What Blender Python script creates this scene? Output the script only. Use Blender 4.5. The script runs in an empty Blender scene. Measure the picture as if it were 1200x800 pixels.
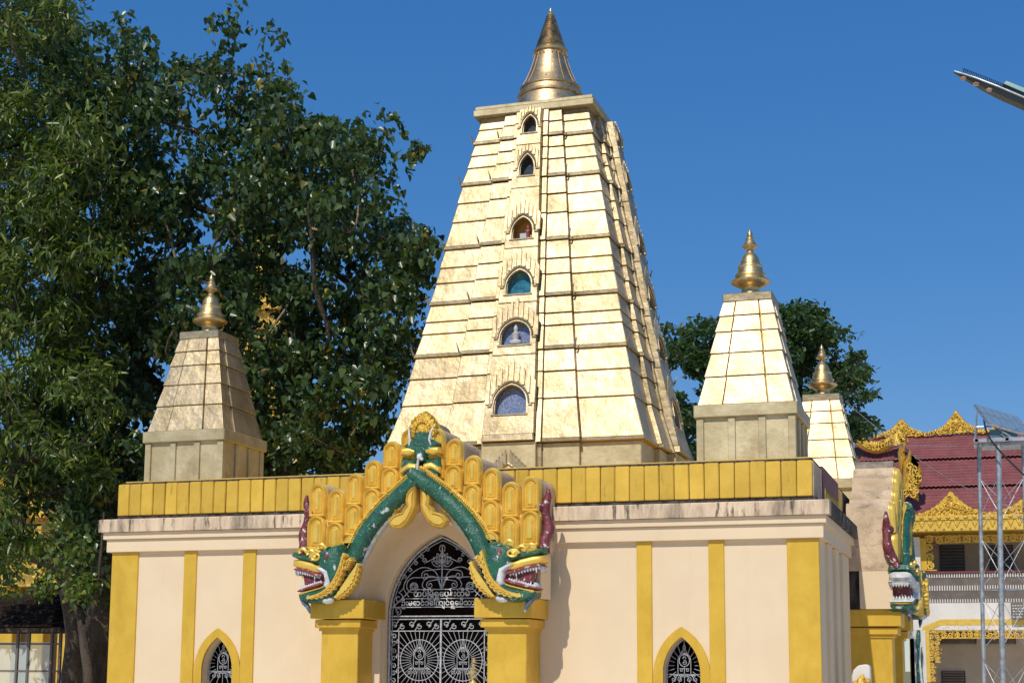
import bpy, bmesh, math, random
import numpy as np
from mathutils import Vector, Matrix
from mathutils.geometry import tessellate_polygon
random.seed(7); RNG = np.random.default_rng(7)
PI = math.pi
S = bpy.context.scene
COL = S.collection

# ------------------------------------------------------------------ camera
YAW, PITCH, ROLL, FPX, CX, CY = 0.3131, 0.1421, 0.0057, 1767.2, 600.0, 529.7
def cam_axes():
    c, s = math.cos(YAW), math.sin(YAW); cp, sp = math.cos(PITCH), math.sin(PITCH); cr, sr = math.cos(ROLL), math.sin(ROLL)
    fwd = Vector((-s*cp, c*cp, sp)); right = Vector((c, s, 0)); up = right.cross(fwd)
    return cr*right+sr*up, -sr*right+cr*up, fwd
CR, CU, CF = cam_axes(); EYE = Vector((0, 0, 1.6))
cam = bpy.data.cameras.new('camera'); cam_ob = bpy.data.objects.new('camera', cam); COL.objects.link(cam_ob)
m = Matrix((CR, CU, -CF)).transposed().to_4x4(); m.translation = EYE; cam_ob.matrix_world = m
cam.sensor_width = 36; cam.lens = FPX/1200*36; cam.shift_y = (CY-400)/1200; cam.clip_end = 4000; cam.clip_start = .1
S.camera = cam_ob
# ------------------------------------------------------------------ light
SUN_EL, SUN_AZ = math.radians(47), math.radians(5)      # azimuth: to the left of straight behind the camera
sv = Vector((-math.sin(SUN_AZ)*math.cos(SUN_EL), -math.cos(SUN_AZ)*math.cos(SUN_EL), math.sin(SUN_EL)))
W = bpy.data.worlds.new('World'); S.world = W; W.use_nodes = True
nt = W.node_tree; nt.nodes.clear()
wo = nt.nodes.new('ShaderNodeOutputWorld'); bg = nt.nodes.new('ShaderNodeBackground'); sk = nt.nodes.new('ShaderNodeTexSky')
sk.sky_type = 'NISHITA'; sk.sun_disc = False; sk.sun_elevation = SUN_EL; sk.sun_rotation = PI+SUN_AZ
sk.air_density = 1.0; sk.dust_density = 0.0; sk.ozone_density = 10; sk.altitude = 0
bg.inputs[1].default_value = 0.12
mu = nt.nodes.new('ShaderNodeVectorMath'); mu.operation = 'SCALE'; mu.inputs['Scale'].default_value = 4.6      # deep clear blue, even over the whole dome
ga = nt.nodes.new('ShaderNodeGamma'); ga.inputs[1].default_value = .48
hs = nt.nodes.new('ShaderNodeHueSaturation'); hs.inputs['Saturation'].default_value = 1.68; hs.inputs['Hue'].default_value = .514
nt.links.new(sk.outputs[0], mu.inputs[0]); nt.links.new(mu.outputs[0], ga.inputs[0]); nt.links.new(ga.outputs[0], hs.inputs['Color']); nt.links.new(hs.outputs[0], bg.inputs[0]); nt.links.new(bg.outputs[0], wo.inputs[0])
sl = bpy.data.lights.new('sun', 'SUN'); sl.energy = 3.4; sl.angle = math.radians(.53); sl.color = (1, .93, .79)
so = bpy.data.objects.new('sun', sl); COL.objects.link(so); so.rotation_euler = sv.to_track_quat('Z', 'Y').to_euler(); so.location = (0, 0, 40)
S.view_settings.view_transform = 'Standard'; S.view_settings.look = 'None'; S.view_settings.exposure = 0; S.view_settings.gamma = 1
S.render.engine = 'CYCLES'

def at(px, py, Y):
    d = CR*((px-CX)/FPX) + CU*(-(py-CY)/FPX) + CF
    return EYE + d*(Y/d.y)

# ------------------------------------------------------------------ helpers
class MB:
    def __init__(s): s.v = []; s.f = []
    def add(s, vs, fs):
        o = len(s.v); s.v += [tuple(p) for p in vs]; s.f += [tuple(i+o for i in f) for f in fs]; return s
    def hexa(s, p):  # 0-3 one ring, 4-7 the other
        return s.add(p, [(0,3,2,1),(4,5,6,7),(0,1,5,4),(1,2,6,5),(2,3,7,6),(3,0,4,7)])
    def box(s, x0, x1, y0, y1, z0, z1):
        return s.hexa([(x0,y0,z0),(x1,y0,z0),(x1,y1,z0),(x0,y1,z0),(x0,y0,z1),(x1,y0,z1),(x1,y1,z1),(x0,y1,z1)])
    def plate(s, outer, holes, mp, d0, d1):
        """polygon with holes; mp(u, v, d) -> point; front at d0, back at d1"""
        loops = [outer]+list(holes)
        tris = tessellate_polygon([[Vector((u, v, 0)) for u, v in l] for l in loops])
        flat = [p for l in loops for p in l]; n = len(flat)
        vs = [mp(u, v, d0) for u, v in flat]+[mp(u, v, d1) for u, v in flat]
        fs = [tuple(t) for t in tris]+[tuple(i+n for i in reversed(t)) for t in tris]
        o = 0
        for l in loops:
            k = len(l)
            for i in range(k):
                a, b = o+i, o+(i+1) % k; fs.append((a, b, b+n, a+n))
            o += k
        return s.add(vs, fs)
    def lathe(s, prof, c=(0,0,0), n=24):
        vs = []; fs = []
        for r, z in prof:
            for i in range(n):
                a = 2*PI*i/n; vs.append((c[0]+r*math.cos(a), c[1]+r*math.sin(a), c[2]+z))
        for j in range(len(prof)-1):
            for i in range(n):
                a = j*n+i; b = j*n+(i+1) % n; fs.append((a, b, b+n, a+n))
        fs.append(tuple(range(n))); fs.append(tuple(range((len(prof)-1)*n, len(prof)*n)))
        return s.add(vs, fs)
    def tube(s, pts, r, n=6, flat=None):
        pts = [Vector(p) for p in pts]; L = len(pts)
        if not hasattr(r, '__len__'): r = [r]*L
        vs = []; fs = []; ref = Vector((0, 1, 0)) if flat is None else Vector(flat)
        for i, p in enumerate(pts):
            t = (pts[min(i+1, L-1)]-pts[max(i-1, 0)])
            if t.length < 1e-9: t = Vector((0, 0, 1))
            t.normalize(); rr = ref
            if abs(t.dot(rr)) > .95: rr = Vector((1, 0, 0)) if abs(t.x) < .9 else Vector((0, 0, 1))
            a = t.cross(rr).normalized(); b = t.cross(a).normalized()
            for k in range(n):
                q = 2*PI*k/n+PI/n; vs.append(p+a*(math.cos(q)*r[i])+b*(math.sin(q)*r[i]))
        for i in range(L-1):
            for k in range(n):
                a = i*n+k; b = i*n+(k+1) % n; fs.append((a, b, b+n, a+n))
        fs.append(tuple(range(n))); fs.append(tuple(range((L-1)*n, L*n)))
        return s.add(vs, fs)
    def ball(s, c, r, n=8, m=5):
        if not hasattr(r, '__len__'): r = (r, r, r)
        vs = []; fs = []
        for j in range(m+1):
            th = PI*j/m
            for i in range(n):
                a = 2*PI*i/n
                vs.append((c[0]+r[0]*math.sin(th)*math.cos(a), c[1]+r[1]*math.sin(th)*math.sin(a), c[2]+r[2]*math.cos(th)))
        for j in range(m):
            for i in range(n):
                a = j*n+i; b = j*n+(i+1) % n; fs.append((a, b, b+n, a+n))
        return s.add(vs, fs)
    def mapped(s, fn): s.v = [tuple(fn(*p)) for p in s.v]; return s
    def build(s, name, mt, parent=None, smooth=False, bevel=0, normals=True, kind=None, seg=1):
        off = root_loc(parent)
        me = bpy.data.meshes.new(name); me.from_pydata([(x-off[0], y-off[1], z-off[2]) for x, y, z in s.v], [], s.f)
        if normals or bevel:
            bm = bmesh.new(); bm.from_mesh(me); 
            if smooth: bmesh.ops.remove_doubles(bm, verts=bm.verts, dist=1e-5)
            bmesh.ops.recalc_face_normals(bm, faces=bm.faces)
            if bevel:
                es = [e for e in bm.edges if len(e.link_faces) == 2 and e.calc_face_angle(0) > .5]
                bmesh.ops.bevel(bm, geom=es, offset=bevel, segments=seg, affect='EDGES', clamp_overlap=True)
            bm.to_mesh(me); bm.free()
        if smooth:
            me.polygons.foreach_set('use_smooth', [True]*len(me.polygons))
            try: me.set_sharp_from_angle(angle=math.radians(50 if smooth is True else smooth))
            except Exception: pass
        me.materials.append(mt)
        return link(name, me, parent, kind)
def root_loc(o):
    p = Vector((0, 0, 0))
    while o is not None: p = p+o.location; o = o.parent
    return p
def link(name, data, parent=None, kind=None):
    o = bpy.data.objects.new(name, data); COL.objects.link(o)
    if parent is not None: o.parent = parent
    if kind: o['kind'] = kind
    return o
def tag(o, label, cat, group=None):
    o['label'] = label; o['category'] = cat
    if group: o['group'] = group
    return o
def thing(name, loc, label, cat, group=None):
    o = bpy.data.objects.new(name, None); COL.objects.link(o); o.location = loc; o.empty_display_size = .3
    return tag(o, label, cat, group)
KIDS = {}
def copy_tree(o, parent=None):
    kids = {}
    for x in bpy.data.objects:
        if x.parent: kids.setdefault(x.parent, []).append(x)
    def rec(o, parent):
        c = o.copy(); COL.objects.link(c); c.parent = parent
        for ch in kids.get(o, []): rec(ch, c)
        return c
    return rec(o, parent)
def inset_relief(outline, mp, d0, steps, back, mb=None, even=False):
    """pillow relief: outline in (u,v); mp(u,v,d) -> 3D (smaller d = towards viewer). steps [(inset, rise)]"""
    bm = bmesh.new()
    vs = [bm.verts.new((u, v, 0)) for u, v in outline]
    f = bm.faces.new(vs); bm.normal_update()
    if f.normal.z < 0: f.normal_flip(); bm.normal_update()
    cur = [f]
    for ins, rise in steps:
        bm.normal_update(); bmesh.ops.inset_region(bm, faces=cur, thickness=ins, depth=0, use_even_offset=even, use_boundary=True)
        for q in cur:
            for v in q.verts: v.co.z += rise
    bm.verts.index_update()
    bmesh.ops.triangulate(bm, faces=[q for q in bm.faces if len(q.verts) > 4])
    bm.verts.index_update()
    V = [v.co.copy() for v in bm.verts]; F = [tuple(v.index for v in q.verts) for q in bm.faces]
    bm.free()
    pts = [mp(p.x, p.y, d0-p.z) for p in V]
    mb = mb or MB(); o = len(mb.v)
    mb.add(pts, F)
    n = len(outline); o2 = len(mb.v)
    mb.add([mp(u, v, back) for u, v in outline], [tuple(range(n))])
    for i in range(n): mb.f.append((o+i, o+(i+1) % n, o2+(i+1) % n, o2+i))
    return mb
def arch(hw, zs, za, z0, n=10, cx=0):
    H = za-zs; c = max(0, (H*H-hw*hw)/(2*hw)); R = hw+c; a1 = math.atan2(H, c)
    right = [(cx-c+R*math.cos(a1*i/n), zs+R*math.sin(a1*i/n)) for i in range(n)]
    left = [(2*cx-x, z) for x, z in reversed(right)]
    pts = right+[(cx, za)]+left
    if z0 is not None: pts = [(cx+hw, z0)]+pts+[(cx-hw, z0)]
    return pts
def smoothpath(pts, k=6):
    P = [Vector(p) for p in pts]; out = []
    for i in range(len(P)-1):
        p0 = P[max(i-1, 0)]; p1 = P[i]; p2 = P[i+1]; p3 = P[min(i+2, len(P)-1)]
        for j in range(k):
            t = j/k
            out.append(.5*((2*p1)+(p2-p0)*t+(2*p0-5*p1+4*p2-p3)*t*t+(3*p1-p0-3*p2+p3)*t*t*t))
    out.append(P[-1]); return out

# ------------------------------------------------------------------ materials
def mat(name, col, rough=.6, metal=0., noise=0, c2=None, scale=3., bump=0., bscale=60., ramp=(.4, .6), coords='Object', spec=.5, stretch=(1,1,1), detail=6, extra=None, bdist=.01, rnd=0, rvar=0):
    M = bpy.data.materials.new(name); M.use_nodes = True; t = M.node_tree; N = t.nodes; L = t.links
    b = N['Principled BSDF']; b.inputs['Roughness'].default_value = rough; b.inputs['Metallic'].default_value = metal
    b.inputs['Base Color'].default_value = (*col, 1); b.inputs['Specular IOR Level'].default_value = spec
    tc = N.new('ShaderNodeTexCoord'); mp = N.new('ShaderNodeMapping'); mp.inputs['Scale'].default_value = stretch
    L.new(tc.outputs[coords], mp.inputs[0])
    out = None
    if c2 is not None:
        n = N.new('ShaderNodeTexNoise'); n.inputs['Scale'].default_value = scale; n.inputs['Detail'].default_value = detail; n.inputs['Roughness'].default_value = .62
        L.new(mp.outputs[0], n.inputs[0])
        r = N.new('ShaderNodeMapRange'); r.inputs[1].default_value = ramp[0]; r.inputs[2].default_value = ramp[1]; L.new(n.outputs[0], r.inputs[0])
        mx = N.new('ShaderNodeMix'); mx.data_type = 'RGBA'; mx.inputs[6].default_value = (*col, 1); mx.inputs[7].default_value = (*c2, 1)
        L.new(r.outputs[0], mx.inputs[0]); out = mx.outputs[2]
        L.new(out, b.inputs['Base Color'])
    if extra: 
        for (ec, esc, e0, e1, est, amt) in extra:
            mp2 = N.new('ShaderNodeMapping'); mp2.inputs['Scale'].default_value = est; L.new(tc.outputs[coords], mp2.inputs[0])
            n = N.new('ShaderNodeTexNoise'); n.inputs['Scale'].default_value = esc; n.inputs['Detail'].default_value = 8; n.inputs['Roughness'].default_value = .68
            L.new(mp2.outputs[0], n.inputs[0])
            r = N.new('ShaderNodeMapRange'); r.inputs[1].default_value = e0; r.inputs[2].default_value = e1; r.inputs[4].default_value = amt; L.new(n.outputs[0], r.inputs[0])
            mx = N.new('ShaderNodeMix'); mx.data_type = 'RGBA'; mx.inputs[7].default_value = (*ec, 1)
            if out is None: mx.inputs[6].default_value = (*col, 1)
            else: L.new(out, mx.inputs[6])
            L.new(r.outputs[0], mx.inputs[0]); out = mx.outputs[2]; L.new(out, b.inputs['Base Color'])
    if rnd:      # every piece a little lighter or darker than its neighbour
        oi = N.new('ShaderNodeObjectInfo'); r = N.new('ShaderNodeMapRange'); r.inputs[3].default_value = 1-rnd; r.inputs[4].default_value = 1+rnd*.6; L.new(oi.outputs['Random'], r.inputs[0])
        vm = N.new('ShaderNodeVectorMath'); vm.operation = 'SCALE'; L.new(out, vm.inputs[0]); L.new(r.outputs[0], vm.inputs['Scale']); L.new(vm.outputs[0], b.inputs['Base Color'])
    if rvar:
        n = N.new('ShaderNodeTexNoise'); n.inputs['Scale'].default_value = 2.2; n.inputs['Detail'].default_value = 4; L.new(tc.outputs[coords], n.inputs[0])
        r = N.new('ShaderNodeMapRange'); r.inputs[1].default_value = .3; r.inputs[2].default_value = .7; r.inputs[3].default_value = rough-rvar; r.inputs[4].default_value = rough+rvar; L.new(n.outputs[0], r.inputs[0]); L.new(r.outputs[0], b.inputs['Roughness'])
    if bump:
        n = N.new('ShaderNodeTexNoise'); n.inputs['Scale'].default_value = bscale; n.inputs['Detail'].default_value = 5; L.new(tc.outputs[coords], n.inputs[0])
        bp = N.new('ShaderNodeBump'); bp.inputs['Strength'].default_value = bump; bp.inputs['Distance'].default_value = bdist
        L.new(n.outputs[0], bp.inputs['Height']); L.new(bp.outputs[0], b.inputs['Normal'])
    return M
M = {}
M['leafgold'] = mat('gold_leaf', (.62, .50, .33), .505, 1.0, c2=(.47, .365, .205), scale=1.5, bump=.5, bscale=5, ramp=(.36, .62), extra=[((.32, .25, .14), 3, .48, .70, (1, 1, .6), .75), ((.78, .66, .46), 17, .50, .66, (1, 1, 1), .45), ((.32, .25, .15), 15, .54, .70, (1.3, 1, 1.2), .6), ((.24, .18, .10), 34, .62, .74, (1, 1, 1), .5)], bdist=.03, rnd=.2, rvar=.06)
M['goldcore'] = mat('gold_joint', (.62, .36, .07), .55, .5, bump=.3)  # orange painted in for the glow of gold reflecting gold inside the joints
M['spiregold'] = mat('spire_gold', (.70, .52, .30), .45, .95, c2=(.48, .35, .20), scale=5, bump=.45, bscale=12, extra=[((.13, .10, .06), 16, .58, .66, (1, 1, .4), .8)])
M['finialgold'] = mat('finial_gold', (.74, .54, .26), .42, .95, c2=(.52, .37, .17), scale=9, bump=.5, bscale=18)
M['paintgold'] = mat('gold_paint', (.88, .60, .12), .36, .36, c2=(.76, .49, .08), scale=3.5, bump=.35, bscale=22, ramp=(.42, .66), extra=[((.28, .18, .06), 9, .64, .78, (1, 1, .6), .55)])
M['ornagold'] = mat('carved_gold', (.85, .54, .08), .36, .42, c2=(.55, .32, .04), scale=14, bump=.9, bscale=35, bdist=.03)
M['yellow'] = mat('yellow_paint', (.78, .495, .065), .46, .3, c2=(.68, .42, .045), scale=1.6, bump=.3, bscale=70, ramp=(.35, .6), spec=.4, extra=[((.57, .34, .035), 2.6, .5, .68, (1, 1, .35), .7)])
M['plank'] = mat('yellow_parapet_paint', (.82, .52, .07), .44, .3, c2=(.73, .45, .055), scale=2.5, bump=.35, bscale=40, extra=[((.12, .08, .04), 5, .60, .78, (2.5, 2.5, .4), .8)], rnd=.14)
M['peach'] = mat('peach_paint', (.785, .625, .425), .75, 0, c2=(.75, .59, .40), scale=.9, bump=.15, bscale=50, spec=.25, extra=[((.64, .50, .32), 1.6, .56, .80, (3, 3, .16), .45), ((.52, .40, .26), 14, .70, .78, (1, 1, 1), .45)])
M['slab'] = mat('stained_slab', (.78, .60, .42), .85, 0, c2=(.66, .50, .35), scale=1.2, bump=.6, bscale=30, stretch=(1, 1, .3), spec=.2, extra=[((.10, .085, .07), 1.7, .46, .68, (1.6, 1.6, .35), .8), ((.05, .045, .04), 7, .53, .64, (1.6, 1.6, .22), .88), ((.74, .76, .78), 15, .66, .71, (1, 1, .6), .8)])
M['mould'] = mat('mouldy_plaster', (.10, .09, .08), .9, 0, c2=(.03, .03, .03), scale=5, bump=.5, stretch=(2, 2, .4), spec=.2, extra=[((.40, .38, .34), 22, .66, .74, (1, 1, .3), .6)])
M['oldplaster'] = mat('weathered_plaster', (.70, .54, .37), .9, 0, c2=(.54, .40, .27), scale=2.2, bump=.7, bscale=24, spec=.2, extra=[((.12, .10, .08), 2.6, .53, .74, (1, 1, 1.8), .75), ((.07, .06, .05), 11, .60, .70, (1, 1, 1), .6)])
M['barrel'] = mat('grimy_plaster', (.34, .27, .21), .9, 0, c2=(.20, .16, .13), scale=4, bump=.6, bscale=30, spec=.2, extra=[((.07, .06, .05), 5, .55, .72, (1, 1, 1), .7)])
M['green'] = mat('green_paint', (.016, .13, .075), .38, 0, c2=(.01, .08, .055), scale=8, bump=.8, bscale=30, extra=[((.60, .66, .64), 7, .60, .63, (1, 1, .8), 1), ((.32,.40,.36), 30, .58, .66, (1,1,1), .7)], bdist=.02)
M['maroon'] = mat('maroon_paint', (.20, .028, .04), .42, 0, c2=(.13, .02, .03), scale=8, bump=1.0, bscale=22, extra=[((.72, .66, .64), 11, .585, .61, (1, 1, 1), 1)], bdist=.03)
M['red'] = mat('red_lip_paint', (.26, .04, .05), .5, 0, c2=(.5, .42, .42), scale=14, ramp=(.56, .60), bump=.5)
M['white'] = mat('white_chipped_paint', (.74, .75, .76), .6, 0, c2=(.5, .52, .53), scale=10, bump=.6, bscale=40)
M['bluegrey'] = mat('blue_grey_paint', (.10, .14, .20), .5, 0, c2=(.5, .55, .6), scale=9, ramp=(.58, .62), bump=.4)
M['iron'] = mat('silver_painted_iron', (.56, .58, .62), .5, .3, c2=(.36, .37, .40), scale=20)
M['galv'] = mat('galvanised_steel', (.46, .49, .52), .45, .6, c2=(.30, .32, .35), scale=12, bump=.1)
M['dark'] = mat('dark_interior', (.022, .018, .016), .9, 0)
M['backing'] = mat('dark_red_backing', (.05, .018, .015), .8, 0, c2=(.02, .012, .01), scale=3)
M['glassblue'] = mat('blue_pane', (.16, .21, .34), .12, .2, c2=(.34, .38, .50), scale=28, ramp=(.45, .6), spec=.8)
M['glassteal'] = mat('teal_pane', (.05, .26, .30), .12, .2, c2=(.03, .13, .22), scale=9, spec=.8)
M['glassdark'] = mat('dark_pane', (.05, .07, .09), .15, .2, c2=(.03, .03, .03), scale=6, spec=.8)
M['bark'] = mat('bark', (.085, .062, .045), .9, 0, c2=(.035, .027, .02), scale=5, bump=1, bscale=18, stretch=(1, 1, .3), bdist=.04)
M['twig'] = mat('twig_bark', (.30, .22, .15), .85, 0, c2=(.16, .12, .08), scale=6, bump=.4)
M['court'] = mat('court_paving', (.78, .69, .55), .7, 0, c2=(.70, .61, .48), scale=.6, bump=.2, bscale=20)
M['earth'] = mat('dry_earth', (.30, .26, .18), .95, 0, c2=(.16, .18, .08), scale=.08, bump=.4, bscale=4)
M['white_wall'] = mat('white_wall', (.74, .70, .66), .7, 0, c2=(.66, .62, .58), scale=.8, bump=.1)
M['greywall'] = mat('grey_wall', (.46, .40, .33), .8, 0, c2=(.40, .34, .28), scale=.5)
M['rooftile'] = mat('maroon_roof_tile', (.27, .085, .085), .75, 0, c2=(.21, .065, .068), scale=1.3, bump=.4, bscale=14, extra=[((.38, .20, .19), 3, .6, .75, (1, 1, 1), .5), ((.13,.045,.045), 1.2, .55, .75, (3,1,.5), .6)])
M['maroonwood'] = mat('maroon_wood', (.20, .05, .06), .6, 0, c2=(.13, .03, .04), scale=3)
M['railpanel'] = mat('brown_rail_panel', (.17, .14, .12), .7, 0, c2=(.12, .10, .09), scale=2)
M['blackpaint'] = mat('black_shutter', (.02, .022, .025), .4, 0)
M['cell'] = mat('solar_cell', (.32, .44, .52), .22, .35, c2=(.26, .38, .47), scale=6)
M['lampblack'] = mat('dark_lamp_metal', (.035, .05, .06), .4, .5)
M['lampteal'] = mat('pale_teal_metal', (.12, .21, .23), .4, .5)
M['lens'] = mat('lamp_lens', (.45, .36, .28), .2, .2, c2=(.35, .16, .08), scale=30)
M['greyroof'] = mat('dark_roof_boards', (.026, .018, .013), 1.0, .0, spec=.05, c2=(.045, .03, .022), scale=4, bump=.8, bscale=12)  # dark boards, coloured darker still in place of the tree canopy's shade
M['farcopper'] = mat('gilded_far_roof', (.80, .52, .10), .4, .45, c2=(.45, .28, .05), scale=3, bump=.8, bscale=6, bdist=.1)
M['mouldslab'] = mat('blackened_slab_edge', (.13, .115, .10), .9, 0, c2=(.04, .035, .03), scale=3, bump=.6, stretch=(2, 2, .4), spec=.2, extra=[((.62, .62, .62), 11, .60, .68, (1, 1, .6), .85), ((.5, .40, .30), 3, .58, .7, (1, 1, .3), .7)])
M['basegold'] = mat('dull_gold_paint', (.66, .565, .365), .64, .85, c2=(.54, .45, .27), scale=2.2, bump=.45, bscale=7, extra=[((.36, .27, .14), 3.5, .54, .74, (1, 1, .7), .7), ((.25, .20, .12), 22, .64, .76, (1, 1, 1), .5)], rnd=.1, bdist=.02)
M['conegold'] = mat('tarnished_cone_gold', (.50, .36, .20), .40, .95, c2=(.26, .18, .10), scale=6, bump=.45, bscale=16, extra=[((.09, .065, .04), 14, .55, .66, (1, 1, .5), .8)])
M['deck'] = mat('ochre_deck_paint', (.85, .56, .12), .6, 0, c2=(.75, .46, .08), scale=1.2, bump=.3)
M['rubber'] = mat('black_cable', (.02, .02, .022), .5)
M['statue'] = mat('white_marble', (.50, .49, .50), .4)
def leafmat(name, cols, rough=.34):
    Mx = bpy.data.materials.new(name); Mx.use_nodes = True; t = Mx.node_tree; N = t.nodes; L = t.links; b = N['Principled BSDF']
    at_ = N.new('ShaderNodeAttribute'); at_.attribute_name = 'tone'
    cr = N.new('ShaderNodeValToRGB'); L.new(at_.outputs['Fac'], cr.inputs[0])
    el = cr.color_ramp.elements; el[0].position = 0; el[0].color = (*cols[0][1], 1); el[1].position = cols[-1][0]; el[1].color = (*cols[-1][1], 1)
    for p, c in cols[1:-1]: e = el.new(p); e.color = (*c, 1)
    L.new(cr.outputs[0], b.inputs['Base Color']); b.inputs['Roughness'].default_value = rough; b.inputs['Specular IOR Level'].default_value = .55
    b.inputs['Transmission Weight'].default_value = 0
    tr = N.new('ShaderNodeBsdfTranslucent'); mx = N.new('ShaderNodeMixShader'); mx.inputs[0].default_value = .22
    g = N.new('ShaderNodeMix'); g.data_type = 'RGBA'; g.blend_type = 'MULTIPLY'; g.inputs[0].default_value = 1; g.inputs[7].default_value = (1.6, 1.7, .6, 1)
    L.new(cr.outputs[0], g.inputs[6]); L.new(g.outputs[2], tr.inputs[0])
    L.new(b.outputs[0], mx.inputs[1]); L.new(tr.outputs[0], mx.inputs[2]); L.new(mx.outputs[0], N['Material Output'].inputs[0])
    return Mx
M['figleaf'] = leafmat('fig_leaf', [(0, (.03, .058, .02)), (.5, (.05, .095, .03)), (.9, (.085, .135, .035)), (.98, (.11, .15, .04)), (.995, (.36, .24, .03)), (1, (.40, .28, .04))], .34)
M['mangoleaf'] = leafmat('narrow_leaf', [(0, (.04, .07, .014)), (.5, (.08, .135, .022)), (.9, (.16, .21, .03)), (1, (.26, .28, .05))], .36)
M['farleaf'] = leafmat('far_leaf', [(0, (.02, .055, .016)), (.5, (.04, .09, .022)), (1, (.09, .14, .035))], .5)

# ------------------------------------------------------------------ ground
g = MB().box(-1500, 1500, -400, 2500, -.5, -.02).build('terrain', M['earth'], kind='structure')
g = MB().box(-60, 45, -15, 110, -.4, 0).build('court_paving', M['court'], kind='structure')

# ------------------------------------------------------------------ temple hall
XC, YC = -9.06, 30.6; XL, XR, YF = -15.42, -2.70, 24.0; YB = 2*YC-YF
hall = thing('temple_hall', (XC, YC, 0), 'low peach temple hall with yellow pilasters and stained slab edge, carrying the gilded towers', 'temple')
WI = lambda cx: [arch(.30, 1.55, 2.11, .9, cx=cx)]
fy = lambda y0: (lambda u, v, d: (u, y0+d, v))
wall = MB(); wins = (-13.215, -4.895)
wall.plate([(XL, 0), (XR, 0), (XR, 4.2), (XL, 4.2)], [arch(.30, 1.55, 2.11, .9, cx=c)[::-1] for c in wins]+[arch(.985, 2.45, 3.86, .01, cx=XC)[::-1]], fy(YF), 0, .28)
wall.build('wall', M['peach'], hall)
MB().box(XL, XL+.28, YF+.28, YB-.28, 0, 4.2).build('wall', M['peach'], hall)
MB().box(XR-.28, XR, YF+.28, YB-.28, 0, 4.2).build('wall', M['peach'], hall)
MB().box(XL, XR, YB-.28, YB, 0, 4.2).build('wall', M['peach'], hall)
MB().box(XL+.28, XR-.28, YF+3.2, YF+3.3, 0, 4.0).build('partition', M['backing'], hall)
# roof block and slab (cut where the porches stand)
MB().box(XL+.08, XR-.08, YF+.08, YB-.08, 4.2, 4.94).build('roof', M['mould'], hall)
MB().box(XL+.12, XR-.12, YF+.12, YB-.12, 4.945, 4.962).build('roof_deck', M['deck'], hall)
def ring_piece(name, o, z0, z1, mt, bev=.008, jag=0):
    """front left, front right, sides and back pieces of a band overhanging the wall by o"""
    PW = 2.0
    segs = [((XL-o, YF-o), (XC-PW, YF-o), 'f'), ((XC+PW, YF-o), (XR+o, YF-o), 'f')]
    for (x0, y0), (x1, y1), k in segs:
        b = MB()
        if jag:
            n = 60; rows = 3; vs = []; fs = []
            for i in range(n+1):
                x = x0+(x1-x0)*i/n; jf = [random.uniform(-jag, jag)*.5 for _ in range(4)]
                vs += [(x, y0+jf[0], z0+jf[1]*.5), (x, y0+jf[2], z1-.02+jf[3]), (x, y0+.03, z1), (x, YF+.1, z1), (x, YF+.1, z0)]
            for i in range(n):
                for k2 in range(5): fs.append((i*5+k2, i*5+(k2+1) % 5, (i+1)*5+(k2+1) % 5, (i+1)*5+k2))
            fs += [tuple(range(5)), tuple(range(n*5, n*5+5))]
            b.add(vs, fs)
        else: b.box(x0, x1, y0, YF+.1, z0, z1)
        b.build(name, mt, hall, bevel=0 if jag else bev)
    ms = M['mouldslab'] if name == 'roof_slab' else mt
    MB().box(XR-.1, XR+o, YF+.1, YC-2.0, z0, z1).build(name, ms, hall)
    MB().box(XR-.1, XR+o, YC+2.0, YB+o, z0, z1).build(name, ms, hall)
    MB().box(XL-o, XL+.1, YF+.1, YB+o, z0, z1).build(name, mt, hall)
    MB().box(XL+.1, XR-.1, YB-.1, YB+o, z0, z1).build(name, mt, hall)
ring_piece('roof_slab', .205, 4.01, 4.245, M['slab'], jag=.005)
ring_piece('cornice_band', .145, 3.88, 4.008, M['peach'])
ring_piece('cornice_band', .095, 3.65, 3.878, M['peach'])
ring_piece('roof_kerb', -.03, 4.243, 4.32, M['mould'])
# corner pillars, pilasters, window surrounds
def pil(x0, x1, pr=.032, z1=3.648, mt='yellow'):
    MB().box(x0, x1, YF-pr, YF+.05, 0, z1).build('pilaster', M[mt], hall, bevel=.006)
MB().box(XL-.012, XL+.535, YF-.032, YF+.3, 0, 3.648).build('corner_pillar', M['yellow'], hall, bevel=.008)
MB().box(XR-.49, XR+.012, YF-.032, YF+.05, 0, 3.648).build('corner_pillar', M['yellow'], hall, bevel=.008)
for c in wins:
    s = -1 if c < XC else 1
    pil(c-.725, c-.475); pil(c+.455, c+.705)
    w = thing('window', (0, 0, 0), '', ''); del w['label']; del w['category']
    w.parent = hall; w.location = (c-XC, YF-YC, 0)
    out = arch(.462, 1.5, 2.275, 0.6, cx=c); inn = arch(.30, 1.55, 2.11, .9, cx=c)
    MB().plate(out, [inn[::-1]], fy(YF), -.038, .02).build('window_surround', M['yellow'], w, bevel=.004)
for (y0, y1) in ((24.95, 25.45), (26.05, 26.6), (27.2, 28.3), (32.9, 33.6), (34.4, 35.0), (35.8, 36.3)):
    MB().box(XR-.02, XR+.06, y0, y1, 0, 3.645).build('side_pilaster', M['peach'], hall, bevel=.01)
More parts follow.
